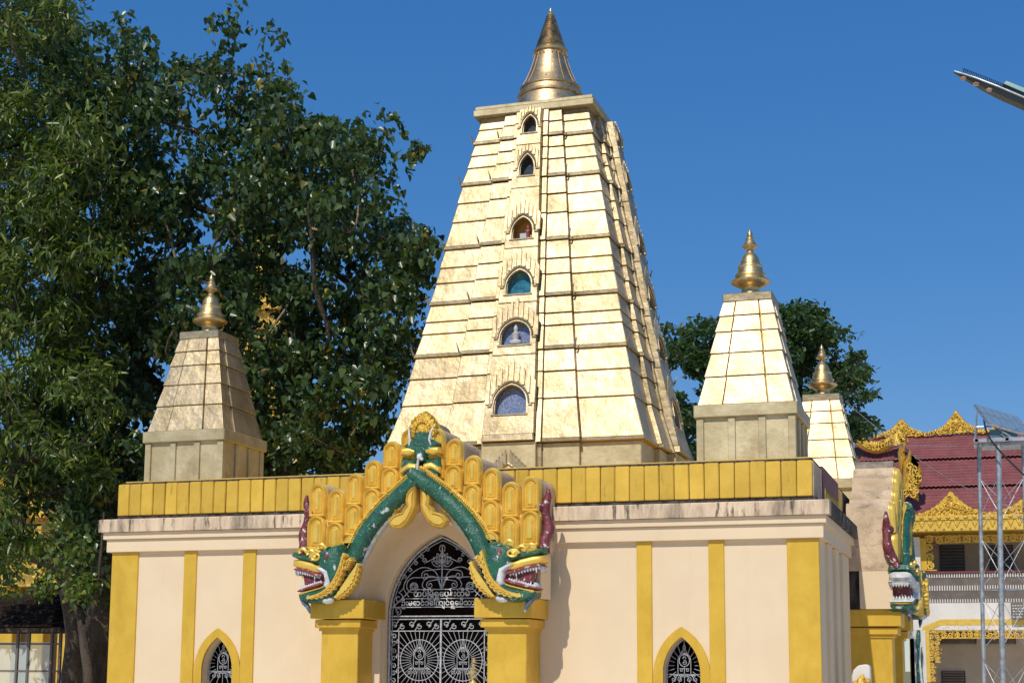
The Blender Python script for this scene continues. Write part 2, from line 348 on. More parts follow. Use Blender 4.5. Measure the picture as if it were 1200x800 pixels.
# parapet boards
NP = 51; w0 = (XR-XL-.10)/NP
for i in range(NP):
    x = XL+.03+i*w0
    if XC-1.9 < x and x+w0 < XC+1.9: pass
    dz = random.uniform(-.006, .006); dy = random.uniform(-.006, .006)
    g1_, g2_ = random.uniform(.003, .009), random.uniform(.003, .009); MB().hexa([(x+g1_, YF+dy, 4.322), (x+w0-g2_, YF+dy+random.uniform(-.004, .004), 4.322), (x+w0-g2_, YF+.07, 4.322), (x+g1_, YF+.07, 4.322), (x+g2_, YF+dy+random.uniform(-.006, .006), 4.90+dz), (x+w0-g1_, YF+dy, 4.90+dz+random.uniform(-.004, .004)), (x+w0-g1_, YF+.07, 4.90+dz), (x+g2_, YF+.07, 4.90+dz)]).build('parapet_board', M['plank'], hall, bevel=.012, seg=2)
for i in range(22):
    y = YF+.1+3.75+i*w0*1.02
    if abs(y-YC) < 2.1: continue
    if y > YC+6.2: break
    MB().box(XR-.115, XR-.055, y+.01, y+w0-.01, 4.322, 4.9+random.uniform(-.006, .006)).build('parapet_board', M['plank'], hall, bevel=.012)
MB().box(XR-.13, XR-.058, YF+.08, YF+1.25, 4.322, 4.895).build('parapet_return', M['oldplaster'], hall, bevel=.01)
b = MB()
for i in range(50):
    x = XL+.05+i*w0; b.box(x+.01, x+w0-.01, YB-.09, YB-.02, 4.322, 4.9); b.box(XL+.03, XL+.09, YF+.1+i*w0, YF+.1+i*w0+w0-.02, 4.322, 4.9)
b.build('parapet_board', M['plank'], hall, kind='stuff')
# maroon board with gilt edge standing on the side parapet
sb = MB().box(XR-.13, XR-.04, YF+1.27, YF+3.75, 4.325, 4.96).build('painted_board', M['maroonwood'], hall, bevel=.01)
b = MB()
for i in range(9):
    cy = YF+1.42+i*.265
    inset_relief([(cy-.11, 4.34), (cy+.11, 4.34), (cy+.12, 4.46), (cy+.05, 4.52), (cy, 4.62), (cy-.05, 4.52), (cy-.12, 4.46)], lambda u, v, d: (XR-.04-d, u, v), 0, [(.02, .02)], .0, b)
b.build('gilt_pattern', M['ornagold'], sb)

# ------------------------------------------------------------------ iron grilles
RI = .0062
def spiral(b, cx, cz, r, y, turns=1.4, a0=0, sgn=1, rad=RI, mp=None, tail=None, n=18):
    pts = []
    if tail: pts.append((tail[0], y, tail[1]))
    for i in range(n+1):
        t = i/n; a = a0+sgn*2*PI*turns*t; q = r*(1-.82*t)
        pts.append((cx+q*math.cos(a), y, cz+q*math.sin(a)))
    b.tube(pts, rad, 4)
def ringc(b, cx, cz, rx, rz, y, rad=RI, a0=0, a1=2*PI, n=24):
    b.tube([(cx+rx*math.cos(a0+(a1-a0)*i/n), y, cz+rz*math.sin(a0+(a1-a0)*i/n)) for i in range(n+1)], rad, 4)
def bar(b, x0, z0, x1, z1, y, rad=RI): b.tube([(x0, y, z0), (x1, y, z1)], rad, 4)
def medallion(b, cx, cz, k, y):
    g_ = .72
    """oval with a curled figure, crowned, on a little stand"""
    ringc(b, cx, cz, .085*k, .095*k, y, .007*k)
    for i in range(3): ringc(b, cx, cz+.12*k+.025*k*i, (.055-.017*i)*k, .014*k, y, .0056*k)
    ringc(b, cx, cz+.21*k, .02*k, .03*k, y, .0056*k); bar(b, cx, cz+.24*k, cx, cz+.36*k, y)
    spiral(b, cx, cz-.035*k, .042*k, y, 1.3, PI/2, -1, .0056*k, tail=(cx-.01*k, cz+.01*k)); ringc(b, cx, cz+.035*k, .022*k, .026*k, y, .0056*k, -.5, 3.4)
    bar(b, cx-.105*k, cz, cx-.105*k, cz-.22*k, y); bar(b, cx+.105*k, cz, cx+.105*k, cz-.22*k, y)
    ringc(b, cx, cz, .105*k, .115*k, y, .006*k, 0, PI)
    for s in (-1, 1):
        spiral(b, cx+s*.055*k, cz-.155*k, .028*k, y, 1.1, PI/2, s, .0056*k, tail=(cx, cz-.13*k))
        spiral(b, cx+s*.07*k, cz-.30*k, .045*k, y, 1.2, PI/2, -s, .0056*k, tail=(cx, cz-.26*k))
        spiral(b, cx+s*.18*k, cz-.30*k, .045*k, y, 1.2, PI/2, s, .0056*k, tail=(cx+s*.1*k, cz-.235*k))
    bar(b, cx-.19*k, cz-.235*k, cx+.19*k, cz-.235*k, y, .007*k); bar(b, cx-.08*k, cz-.13*k, cx+.08*k, cz-.13*k, y, .006*k)
    bar(b, cx, cz-.1*k, cx, cz-.24*k, y)
def rays(b, cx, cz, x0, x1, z0, z1, y, r0, n=32, clip=None, rad=RI*.8):
    for i in range(n):
        a = 2*PI*i/n; c, s = math.cos(a), math.sin(a); t = 9
        if c > 1e-6: t = min(t, (x1-cx)/c)
        if c < -1e-6: t = min(t, (x0-cx)/c)
        if s > 1e-6: t = min(t, (z1-cz)/s)
        if s < -1e-6: t = min(t, (z0-cz)/s)
        if clip:
            q = r0
            while q < t and clip(cx+c*q, cz+s*q): q += .01
            t = q
        if t > r0+.02: b.tube([(cx+r0*c, y, cz+r0*s), (cx+t*c, y, cz+t*s)], rad, 4)
def window_grille(c, parent):
    y = YF+.20; b = MB()
    pts = arch(.285, 1.55, 2.085, .9, 14, cx=c)
    b.tube([(x, y, z) for x, z in pts], .014, 4)
    def inside(x, z):
        if z < 1.55: return abs(x-c) < .28
        H = .535; hw = .285; cc = (H*H-hw*hw)/(2*hw); return math.hypot(abs(x-c)+cc, z-1.55) < hw+cc-.005
    medallion(b, c, 1.74, 1.0, y)
    rays(b, c, 1.66, c-.28, c+.28, 1.0, 2.1, y, .17, 20, inside)
    bar(b, c-.28, 1.52, c+.28, 1.52, y)
    for k in range(7): bar(b, c-.24+k*.08, .92, c-.24+k*.08, 1.3, y)
    return b.build('window_grille', M['iron'], parent)
for w in [o for o in bpy.data.objects if o.parent == hall and o.name.startswith('window')]:
    window_grille(w.location.x+XC, w)
gate = thing('iron_gate', (XC, YF+.15, 0), 'silver wrought iron double gate with lotus scrolls and Burmese lettering inside the pointed porch arch', 'gate')
y = YF+.15
b = MB(); GH = .945
b.tube([(x, y, z) for x, z in arch(GH, 2.45, 3.81, .03, 16, cx=XC)], .020, 4)
b.tube([(x, y+.03, z) for x, z in arch(GH-.035, 2.45, 3.76, .03, 16, cx=XC)], .008, 4)
b.build('gate_frame', M['iron'], gate)
zt, zs_, z2 = 2.47, 2.41, 2.22      # top rail, second rail, below scroll row
b = MB()
bar(b, XC-GH, zt+.155, XC+GH, zt+.155, y, .010); bar(b, XC-.66, zt+.30, XC+.66, zt+.30, y, .010)
bar(b, XC-.56, zt+.155+.30, XC-GH+.05, zt+.155, y, .010); bar(b, XC+.56, zt+.155+.30, XC+GH-.05, zt+.155, y, .010)
bar(b, XC-.56, zt+.455, XC+.56, zt+.455, y, .010)
b.build('sign_bars', M['iron'], gate)
# lotus and scrolls of the tympanum
b = MB(); zc = 3.28
bar(b, XC, 2.93, XC, 3.66, y, .013)
def petal(ang, L, wd, z0):
    pts = []
    for i in range(9):
        t = i/8; pts.append((t*L, wd*math.sin(PI*t)))
    pts2 = [(u, -v) for u, v in reversed(pts)]
    ca, sa = math.cos(ang), math.sin(ang)
    b.tube([(XC+u*ca-v*sa, y, z0+u*sa+v*ca) for u, v in pts+pts2], .007, 4)
for k in range(-3, 4): petal(PI/2+k*.42, .24-.012*abs(k), .05, 3.33)
for k in (-2, -1, 0, 1, 2): petal(PI/2+k*.5, .13, .03, 3.33)
ringc(b, XC, 3.62, .05, .06, y, .007)
for s in (-1, 1):
    for (x1, z1, r) in ((.30, 3.16, .085), (.52, 2.98, .15), (.22, 3.0, .07), (.33, 3.42, .05)):
        spiral(b, XC+s*x1, z1, r, y, 1.35, PI/2 if z1 < 3.4 else -PI/2, -s, .0085, tail=(XC+s*.02, z1+r*.6+.06))
    b.tube([p for p in smoothpath([(XC+s*.02, y, 2.98), (XC+s*.12, y, 3.22), (XC+s*.36, y, 3.30), (XC+s*.60, y, 3.16), (XC+s*.70, y, 2.96), (XC+s*.60, y, 2.80)], 5)], .009, 4)
    b.tube([p for p in smoothpath([(XC+s*.02, y, 2.95), (XC+s*.10, y, 3.12), (XC+s*.26, y, 3.14), (XC+s*.36, y, 3.0), (XC+s*.28, y, 2.90)], 5)], .008, 4)
    ringc(b, XC+s*.52, 2.98, .06, .06, y, .007); ringc(b, XC+s*.52, 2.98, .03, .03, y, .007)
    for k in range(5): ringc(b, XC+s*.52+.045*math.cos(k*1.256), 2.98+.045*math.sin(k*1.256), .02, .02, y, .005, n=10)
    spiral(b, XC+s*.79, 2.78, .09, y, 1.2, PI/2, s, .009, tail=(XC+s*.70, 2.95)); spiral(b, XC+s*.80, 2.56, .07, y, 1.2, -PI/2, -s, .009, tail=(XC+s*.88, 2.72))
    for k in range(6):
        a = math.radians(20+k*12); rx = .93-.06; 
        spiral(b, XC+s*(.80-.105*k), 3.04+.115*k, .04, y, 1.1, 0, s, .007, tail=(XC+s*(.84-.105*k), 3.11+.115*k))
b.build('scrollwork', M['iron'], gate)
b = MB()
bar(b, XC-GH, zt, XC+GH, zt, y, .015); bar(b, XC-GH, zs_+.01, XC+GH, zs_+.01, y, .011); bar(b, XC-GH, z2, XC+GH, z2, y, .011)
bar(b, XC, 0.05, XC, zs_, y-.01, .022)
n = 12
for i in range(n):
    cx = XC-GH+.08+i*(2*GH-.16)/(n-1); s = 1 if i % 2 else -1
    spiral(b, cx, (zs_+z2)/2-s*.02, .055, y, 1.25, s*PI/2, 1, .0085, tail=(cx-s*.09 if s > 0 else cx+.09, z2+.01 if s > 0 else zs_))
for s in (-1, 1):
    bar(b, XC+s*(GH-.17), 0.1, XC+s*(GH-.17), z2, y, .011)
    for k in range(16):
        zz = z2-.09-k*.125; spiral(b, XC+s*(GH-.085), zz, .05, y, 1.2, 0 if k % 2 else PI, 1 if k % 2 else -1, .008, tail=(XC+s*(GH-.085)+(.06 if k % 2 else -.06), zz+.08))
b.build('gate_rail', M['iron'], gate)
for s in (-1, 1):
    b = MB(); cx = XC+s*.395; cz = 1.83
    medallion(b, cx, cz, 1.0, y); ringc(b, cx, cz-.10, .345, .345, y, .0095, n=40)
    xo0, xo1 = (XC-(GH-.17), XC-.022) if s < 0 else (XC+.022, XC+GH-.17)
    rays(b, cx, cz-.10, xo0, xo1, 1.0, z2, y, .15, 36)
    bar(b, xo0, 1.0, xo1, 1.0, y, .011)
    for k in range(9): bar(b, xo0+.06+k*.08, .08, xo0+.06+k*.08, 1.0, y)
    b.build('gate_leaf', M['iron'], gate)
def lettering(txt, size, loc, width, mt, parent, ext=.004, off=0.0):
    cu = bpy.data.curves.new('lettering', 'FONT'); cu.body = txt; cu.size = size; cu.extrude = ext; cu.offset = off; cu.align_x = 'CENTER'; cu.resolution_u = 3
    ob = bpy.data.objects.new('lettering_source', cu); COL.objects.link(ob)
    dg = bpy.context.evaluated_depsgraph_get(); me = bpy.data.meshes.new_from_object(ob.evaluated_get(dg))
    bpy.data.objects.remove(ob)
    if len(me.vertices) == 0: return None
    xs = [v.co.x for v in me.vertices]; sc = width/(max(xs)-min(xs)); mx = (max(xs)+min(xs))/2
    pl = root_loc(parent)
    for v in me.vertices:
        x, yy, z = v.co; v.co = (loc[0]+(x-mx)*sc-pl[0], loc[1]-z-pl[1], loc[2]+yy*sc*1.0-pl[2])
    me.materials.clear(); me.materials.append(mt)
    return link('lettering', me, parent)
# written in visual order (no shaping engine): base letters with their marks
lettering('\u1010\u1015\u103a\u103c\u1019\u102d\u102f\u1037\u101b\u103d\u103e\u1031\u1015\u1014\u103a\u1038\u1011\u102d\u1019\u103a', .2, (XC, y-.012, zt+.335), 1.02, M['white'], gate, off=.003)
lettering('\u1026\u1038\u1019\u1031\u102c\u1004\u103a\u1012\u1031\u102b\u103a\u1000\u103b\u1004\u103a\u101b\u103d\u103e\u1031\u1019\u102d\u101e\u102c\u1038\u1005\u102f', .2, (XC, y-.012, zt+.185), 1.46, M['white'], gate, off=.003)
# gilded figure inside, caught by the sun through the gate
fig = thing('seated_figure', (-8.90, 25.35, 0), 'gilded seated figure on a tall pedestal glimpsed through the right leaf of the iron gate', 'statue')
MB().box(-9.02, -8.78, 25.25, 25.47, 0, 1.18).build('pedestal', M['backing'], fig, bevel=.01)
b = MB().lathe([(.13, 1.18), (.14, 1.22), (.12, 1.30), (.075, 1.36), (.085, 1.48), (.10, 1.56), (.045, 1.60), (.04, 1.62), (.055, 1.67), (.05, 1.73), (.02, 1.78), (.006, 1.84)], (-8.90, 25.35, 0), 14)
b.build('body', M['paintgold'], fig, smooth=True)

# ------------------------------------------------------------------ gilded central tower
tower = thing('gilded_tower', (XC, YC, 4.95), 'tallest gilded tower, niches up its middle and a ringed cone spire, on the hall roof', 'tower')
HZ = [(4.95, 2.60), (5.92, 2.60), (5.95, 2.66), (6.86, 2.42), (7.87, 2.225), (9.0, 2.00), (10.3, 1.765), (11.75, 1.49), (13.2, 1.19), (13.6, 1.12)]
def hz(z):
    for (a, ha), (c, hc_) in zip(HZ, HZ[1:]):
        if z <= c: return ha+(hc_-ha)*(z-a)/(c-a)
    return HZ[-1][1]
LINES = [5.95, 6.861, 7.424, 7.886, 8.398, 8.664, 9.028, 9.516, 9.858, 10.259, 10.878, 11.309, 11.704, 12.122, 12.403, 12.666, 13.012, 13.30]
LEDGE = {7.886, 9.028, 10.259, 11.704, 12.666, 5.95}
def side_map(k, c=(XC, YC)):
    ca, sa = [(1, 0), (0, 1), (-1, 0), (0, -1)][k]
    return lambda u, d, z: (c[0]+u*ca+d*sa, c[1]+u*sa-d*ca, z)      # d = distance out from the centre; k=0 front, 1 right
def slab_piece(k, u0b, u1b, db, u0t, u1t, dt, z0, z1, th=.16, m0=0, m1=0, mb=None, cmap=None):
    """tapered panel; m0/m1 mitre the ends for corner pieces"""
    f = (cmap or side_map)(k) if cmap is None else cmap
    mb = mb or MB()
    return mb.hexa([f(u0b, db, z0), f(u1b, db, z0), f(u1b-m1*th, db-th, z0), f(u0b+m0*th, db-th, z0),
                    f(u0t, dt, z1), f(u1t, dt, z1), f(u1t-m1*th, dt-th, z1), f(u0t+m0*th, dt-th, z1)])
core = MB()
zz = [4.95]+LINES
for a, c in zip(zz, zz[1:]):
    ha, hb = (2.58, 2.58) if a < 5 else (hz(a+.001)-.016, hz(c-.001)-.016)
    core.hexa([(XC-ha, YC-ha, a), (XC+ha, YC-ha, a), (XC+ha, YC+ha, a), (XC-ha, YC+ha, a), (XC-hb, YC-hb, c), (XC+hb, YC-hb, c), (XC+hb, YC+hb, c), (XC-hb, YC+hb, c)])
core.build('core', M['goldcore'], tower)
J = .011
for k in range(4):
    f = side_map(k); joined = MB(); strip2 = {-1: MB(), 1: MB()}; hooks = MB()
    for a, c in zip(zz, zz[1:]):
        base = a == 4.95
        ha, hb = hz(a+.001), hz(c-.001)
        if base: ha = hb = 2.60
        fl = .0 if base else (.038 if a in LEDGE else .014)
        za, zb = a+J, c-J*.3
        lip = .07 if (a in LEDGE and not base) else 0
        for s in (-1, 1):
            # outer (corner) and inner panels: ranges as fractions of h
            for (r0, r1, dep, kind_) in ((.5405, 1.0, 0.0, 'o'), (.27, .54, .10, 'i')):
                def ends(h, ff):
                    lo, hi = r0*h, r1*h
                    if kind_ == 'o': hi = h+ff
                    if kind_ == 'i': lo = .205*h+.102
                    return lo+(J if kind_ == 'i' else -.008), hi-(.006 if kind_ == 'i' else 0)
                jt = [random.uniform(-.009, .009) for _ in range(3)]
                l0, h0 = ends(ha, fl); l1, h1 = ends(hb, 0)
                D0 = ha+dep+fl+jt[0]; D1 = hb+dep+jt[0]
                if kind_ == 'o': D0 = ha+fl; D1 = hb
                P = MB() if k < 2 else joined
                def put(l0, h0, D0, l1, h1, D1, z0, z1):
                    th = .17+dep
                    if s > 0: slab_piece(k, l0, h0, D0, l1, h1, D1, z0, z1, th, 0, 1 if kind_ == 'o' else 0, P)
                    else: slab_piece(k, -h0, -l0, D0, -h1, -l1, D1, z0, z1, th, 1 if kind_ == 'o' else 0, 0, P)
                if lip:
                    put(l0, h0, D0, l0, h0, D0, za, za+lip)
                    h2 = h0-(.028 if kind_ == 'o' else 0)
                    put(l0, h2, D0-.028, l1, h1, D1, za+lip+.001, zb)
                else: put(l0, h0, D0, l1, h1, D1, za, zb)
                if k < 2: P.build('panel', M['basegold' if base else 'leafgold'], tower, bevel=.012)
            # narrow strip beside the shaft
            strips = strip2[s]
            l0, l1 = .205*ha, .205*hb
            u = (l0+.003, l0+.114, l1+.003, l1+.114)
            if s > 0: slab_piece(k, u[0], u[1], ha+.155+fl, u[2], u[3], hb+.155, za, zb, .3, 0, 0, strips)
            else: slab_piece(k, -u[1], -u[0], ha+.155+fl, -u[3], -u[2], hb+.155, za, zb, .3, 0, 0, strips)
            if a in LEDGE and a > 6:   # little upturned horns on each ledge corner
                for uu, dd in ((s*(ha+.06), ha+.04), (s*(ha*.56), ha+.14)):
                    hooks.tube([f(uu*.985, dd, za+.05), f(uu*1.0, dd+.02, za+.14), f(uu*1.01+s*.02, dd+.03, za+.24)], [.022, .016, .003], 5)
    if k >= 2: joined.build('panel', M['leafgold'], tower, kind='stuff')
    for s in (-1, 1): strip2[s].build('edge_strip', M['leafgold'], tower, bevel=.008)
    hooks.build('ledge_horn', M['leafgold'], tower)
# shafts with niches
WIN = [(13.13, 12.734, .265, 'glassdark'), (12.218, 11.735, .281, 'glassdark'), (10.782, 10.309, .406, 'dark'), (9.613, 9.095, .492, 'glassteal'), (8.494, 8.002, .595, 'glassblue'), (7.146, 6.545, .639, 'glassblue')]
SH = [13.30, 12.45, 11.45, 10.10, 8.90, 7.78, 6.12]
for k in range(4):
    f = side_map(k)
    for i, (zt_, zb_, wd, gm) in enumerate(WIN):
        z1, z0 = SH[i], SH[i+1]+.0; hwd = wd/2+.012
        # depth as function of z, linear within the piece
        d0, d1 = hz(z0)+.30, hz(z1)+.30
        D = lambda z: d0+(d1-d0)*(z-z0)/(z1-z0)
        s0, s1 = .205*hz(z0)+.0, .205*hz(z1)
        mp = lambda u, v, d: f(u, D(v)-d, v)
        hole = arch(hwd, zb_+(zt_-zb_)*.35, zt_, zb_, 6)
        outer = [(-s0, z0+.004), (s0, z0+.004), (s1, z1-.004), (-s1, z1-.004)]
        sh = MB().plate(outer, [hole[::-1]], mp, 0, .42).build('shaft_panel', M['leafgold'], tower, bevel=.01)
        pn = [(x*1.02, z) for x, z in hole]
        MB().plate(pn, [], mp, .20 if gm != 'dark' else .36, .40).build('pane', M[gm], sh)
        # inner frame and moulded arch
        b = MB(); o2 = arch(hwd+.055, zb_+(zt_-zb_)*.35, zt_+.075, zb_+(zt_-zb_)*.30, 8)
        b.tube([mp(x, z, -.02) for x, z in o2[1:-1]], .022, 5)
        b.tube([mp(x, z, .05) for x, z in hole], .014, 4)
        b.tube([mp(x, zb_-.02, -.01) for x in (-hwd-.05, 0, hwd+.05)], .018, 4)
        b.tube([mp(s*x, z, -.015) for s, x, z in ((-1, hwd+.13, zb_+(zt_-zb_)*.28), (-1, hwd+.05, zb_+(zt_-zb_)*.30))], .02, 4)
        b.tube([mp(x, z, -.015) for x, z in ((hwd+.13, zb_+(zt_-zb_)*.28), (hwd+.05, zb_+(zt_-zb_)*.30))], .02, 4)
        b.build('niche_moulding', M['leafgold'], sh, smooth=True)
        # flame crest of upright tongues
        b = MB(); nT = 9 if i > 1 else 7; W_ = min(hwd+(.14 if i > 1 else .07), s0*.96)
        for j in range(nT):
            q = (j-(nT-1)/2)/((nT-1)/2); x = q*W_
            zb2 = zb_+(zt_-zb_)*.35+((zt_+.09)-(zb_+(zt_-zb_)*.35))*math.sqrt(max(0, 1-min(1, abs(x)/(hwd+.06))**2))*.98
            top = zt_+.10+(.30 if i > 1 else .16)*(1-abs(q)**1.1)*(wd/.6+.35) + .02
            if abs(q) > .8: zb2 = zb_+(zt_-zb_)*.34
            ww = W_/nT*.86
            if top-zb2 < .05: top = zb2+.05
            inset_relief([(x-ww, zb2), (x+ww, zb2), (x+ww, top-.06), (x+ww*.3-q*0.02, top), (x-ww, top-.07)], mp, -.012, [(.008, .014)], .02, b)
        b.build('flame_crest', M['leafgold'], sh)
    # sill box under lowest niche and crest on the pedestal
    slab_piece(k, -.54, .54, 2.95, -.52, .52, 2.93, 5.99, 6.13, .5).build('sill_band', M['leafgold'], tower, bevel=.012)
    slab_piece(k, -.56, .56, 2.86, -.56, .56, 2.86, 4.96, 5.975, .4).build('pedestal_panel', M['basegold'], tower, bevel=.012)
    b = MB(); mp = lambda u, v, d: f(u, 2.86-d, v)
    for s in (-1, 1):
        for j in range(7):
            x0 = .06+j*.062; tp = 5.83-j*.062; 
            inset_relief([(s*(x0-.03), tp-.30), (s*(x0+.035), tp-.30), (s*(x0+.045), tp-.10), (s*(x0-.01), tp), (s*(x0-.04), tp-.1)], mp, -.005, [(.01, .035)], .01, b)
        b.tube([mp(s*x, z, -.02) for x, z in ((0, 5.56), (.10, 5.50), (.2, 5.42), (.32, 5.40), (.43, 5.36), (.5, 5.45))], .02, 5)
        b.tube([mp(s*x, z, -.02) for x, z in ((0, 5.46), (.12, 5.40), (.24, 5.32), (.40, 5.28))], .016, 5)
    b.build('pedestal_crest', M['leafgold'], tower)
# crown cap
for (h, z0, z1) in ((1.335, 13.30, 13.445), (1.305, 13.447, 13.53)):
    MB().box(XC-h, XC+h, YC-h, YC+h, z0, z1).build('crown_slab', M['basegold'], tower, bevel=.015)
# spire
sp = [(.80, 13.53), (.80, 13.60), (.765, 13.70), (.745, 13.86), (.70, 14.03), (.715, 14.06), (.70, 14.10), (.655, 14.22), (.672, 14.245), (.65, 14.28)]
sp2 = [(.65, 14.281), (.565, 14.42), (.505, 14.55), (.455, 14.68), (.415, 14.80), (.378, 14.92), (.35, 15.02), (.338, 15.08)]
sp3 = [(.34, 15.081), (.375, 15.10), (.38, 15.15), (.335, 15.19)]
b = MB().lathe(sp, (XC, YC, 0), 40); spire = b.build('spire_base', M['spiregold'], tower, smooth=35)
ang = [(r+.012, z) for r, z in ((.70, 14.03), (.725, 14.045), (.725, 14.085), (.70, 14.1))]
MB().lathe(ang, (XC, YC, 0), 40).build('ring', M['finialgold'], spire, smooth=35)
MB().lathe([(.66, 14.22), (.683, 14.235), (.683, 14.26), (.65, 14.28)], (XC, YC, 0), 40).build('ring', M['finialgold'], spire, smooth=35)
b = MB().lathe(sp2, (XC, YC, 0), 40)
b2 = MB()
for i in range(14):
    a = 2*PI*i/14+.1; b2.tube([(XC+r*math.cos(a), YC+r*math.sin(a), z) for r, z in ((.641, 14.3), (.566, 14.42), (.456, 14.68), (.379, 14.92), (.340, 15.07))], .0045, 4)
bell = b.build('spire_bell', M['spiregold'], tower, smooth=35); b2.build('seam', M['goldcore'], bell)
MB().lathe(sp3, (XC, YC, 0), 36).build('collar', M['finialgold'], tower, smooth=35)
pr = [(.32, 15.191)]; z = 15.2; r = .305
while r > .07:
    pr += [(r+.026, z+.010), (r+.028, z+.034), (r-.010, z+.046)]; z += .052; r -= .0166
MB().lathe(pr, (XC, YC, 0), 30).build('ringed_cone', M['conegold'], tower, smooth=35)
zt2 = z
MB().lathe([(.085, zt2), (.09, zt2+.03), (.06, zt2+.07), (.03, zt2+.09), (.035, zt2+.12), (.008, zt2+.19)], (XC, YC, 0), 14).build('tip', M['finialgold'], tower, smooth=35)
# small chains of bells round the collar
for i in range(26):
    b = MB(); a = 2*PI*i/26; b.ball((XC+.385*math.cos(a), YC+.385*math.sin(a), 15.03+random.uniform(-.02, .01)), .018, 5, 3)
    b.build('bell', M['goldcore'], tower)
# figures in the niches
st = thing('seated_statue', (XC, YC-hz(8.05)-.22, 8.015), 'small white seated statue in the second niche from the bottom of the tower', 'statue')
cx, cy, cz = st.location
b = MB().lathe([(.12, 0), (.13, .03), (.10, .07), (.06, .10), (.07, .17), (.085, .22), (.035, .26), (.035, .275), (.048, .31), (.042, .35), (.018, .385), (.005, .41)], (cx, cy, cz), 12)
b.ball((cx-.07, cy-.02, cz+.06), (.06, .05, .03)); b.ball((cx+.07, cy-.02, cz+.06), (.06, .05, .03)); b.build('body', M['statue'], st, smooth=True)
st2 = thing('niche_shrine', (XC+.02, YC-hz(10.35)-.18, 10.32), 'tiny reddish figure behind a white block in the fourth niche from the bottom', 'statue')
cx, cy, cz = st2.location
MB().box(cx-.08, cx+.06, cy-.06, cy+.02, cz, cz+.11).build('block', M['statue'], st2, bevel=.005)
MB().lathe([(.05, .0), (.055, .12), (.06, .18), (.025, .21), (.035, .25), (.01, .3)], (cx+.07, cy+.03, cz), 10).build('body', M['red'], st2, smooth=True)

# ------------------------------------------------------------------ corner turrets
def make_turret():
    t = thing('corner_turret', (0, 0, 0), 'x', 'turret')
    z0 = 0; zc0, zc1, zt0, zt1 = .74, .95, 2.77, 2.90
    MB().box(-.86, .86, -.86, .86, -.06, .012).build('plinth', M['mould'], t, bevel=.01)
    MB().box(-.775, .775, -.775, .775, .0, zc0).build('pedestal', M['basegold'], t)
    b = None
    for k in range(4):
        f = side_map(k, (0, 0))
        for x0 in (-.812, -.29, .21, .692):
            x1 = x0+.12
            mit0 = 1 if x0 < -.8 else 0; mit1 = 1 if x1 > .8 else 0
            slab_piece(k, x0, x1, .812, x0, x1, .812, .015, zc0-.005, .036, mit0, mit1, cmap=f).build('pedestal_strip', M['basegold'], t, bevel=.005)
    for (h, a, c) in ((.853, zc0, zc1),): MB().box(-h, h, -h, h, a, c).build('pedestal_cap', M['basegold'], t, bevel=.014)
    zs = [zc1, zc1+.49, zc1+.90, zc1+1.28, zc1+1.56, zt0]
    H = lambda z: .775+(.405-.775)*(z-zc1)/(zt0-zc1)
    h0, h1 = H(zc1)-.025, H(zt0)-.025
    MB().hexa([(-h0, -h0, zc1), (h0, -h0, zc1), (h0, h0, zc1), (-h0, h0, zc1), (-h1, -h1, zt0), (h1, -h1, zt0), (h1, h1, zt0), (-h1, h1, zt0)]).build('core', M['goldcore'], t)
    for k in range(4):
        f = side_map(k, (0, 0))
        for a, c in zip(zs, zs[1:]):
            ha, hb = H(a)+.018, H(c)
            for (r0, r1) in ((-1, -.47), (-.47, .47), (.47, 1)):
                g0 = 0 if r0 == -1 else .006; g1 = 0 if r1 == 1 else .006; e = .02 if r0 == -.47 else 0
                j = random.uniform(-.003, .004)+e
                if r0 != -.47: j = 0
                slab_piece(k, r0*ha+g0, r1*ha-g1, ha+j, r0*hb+g0, r1*hb-g1, hb+j, a+.006, c-.002, .1, 1 if r0 == -1 else 0, 1 if r1 == 1 else 0, cmap=f).build('panel', M['leafgold'], t, bevel=.008)
    MB().box(-.415, .415, -.415, .415, zt0, zt1+.02).build('top_slab', M['leafgold'], t, bevel=.014)
    z = zt1+.02
    pf = [(.20, 0), (.20, .02), (.155, .05), (.15, .13), (.16, .15), (.24, .19), (.325, .235), (.335, .255), (.32, .275), (.25, .29), (.245, .33), (.265, .35), (.26, .375), (.225, .39),
          (.215, .44), (.205, .485), (.215, .50), (.21, .52), (.17, .535), (.165, .58), (.14, .66), (.10, .71), (.06, .745), (.055, .80), (.075, .815), (.13, .835), (.135, .85), (.115, .87), (.085, .93), (.07, .95), (.075, .965), (.07, .985), (.045, 1.0), (.05, 1.03), (.045, 1.07), (.02, 1.11), (.005, 1.14)]
    MB().lathe([(r*(1.0 if q > .12 else 1.08), z+q*1.055) for r, q in pf], (0, 0, 0), 28).build('finial', M['finialgold'], t, smooth=40)
    return t
t0 = make_turret()
GT = 'gilded corner turrets on the hall roof'
TX, TY = 5.19, 5.45
spots = [(XC-TX, YC-TY, 1.0, 'gilded corner turret at the left front roof corner, in front of the dark leafy tree'),
         (XC+TX, YC-TY, 1.0, 'bright gilded turret on the right front roof corner, right of the tall tower'),
         (XC+TX, YC+TY, 1.06, 'farther gilded turret half hidden between the right front turret and the tan porch top'),
         (XC-TX, YC+TY, 1.0, 'gilded turret at the back of the roof, hidden behind the tall tower')]
for i, (x, yy, s, lab) in enumerate(spots):
    o = t0 if i == 0 else copy_tree(t0)
    o.location = (x, yy, 4.962); o.scale = (s, s, s); o['label'] = lab; o['group'] = GT; o['category'] = 'turret'

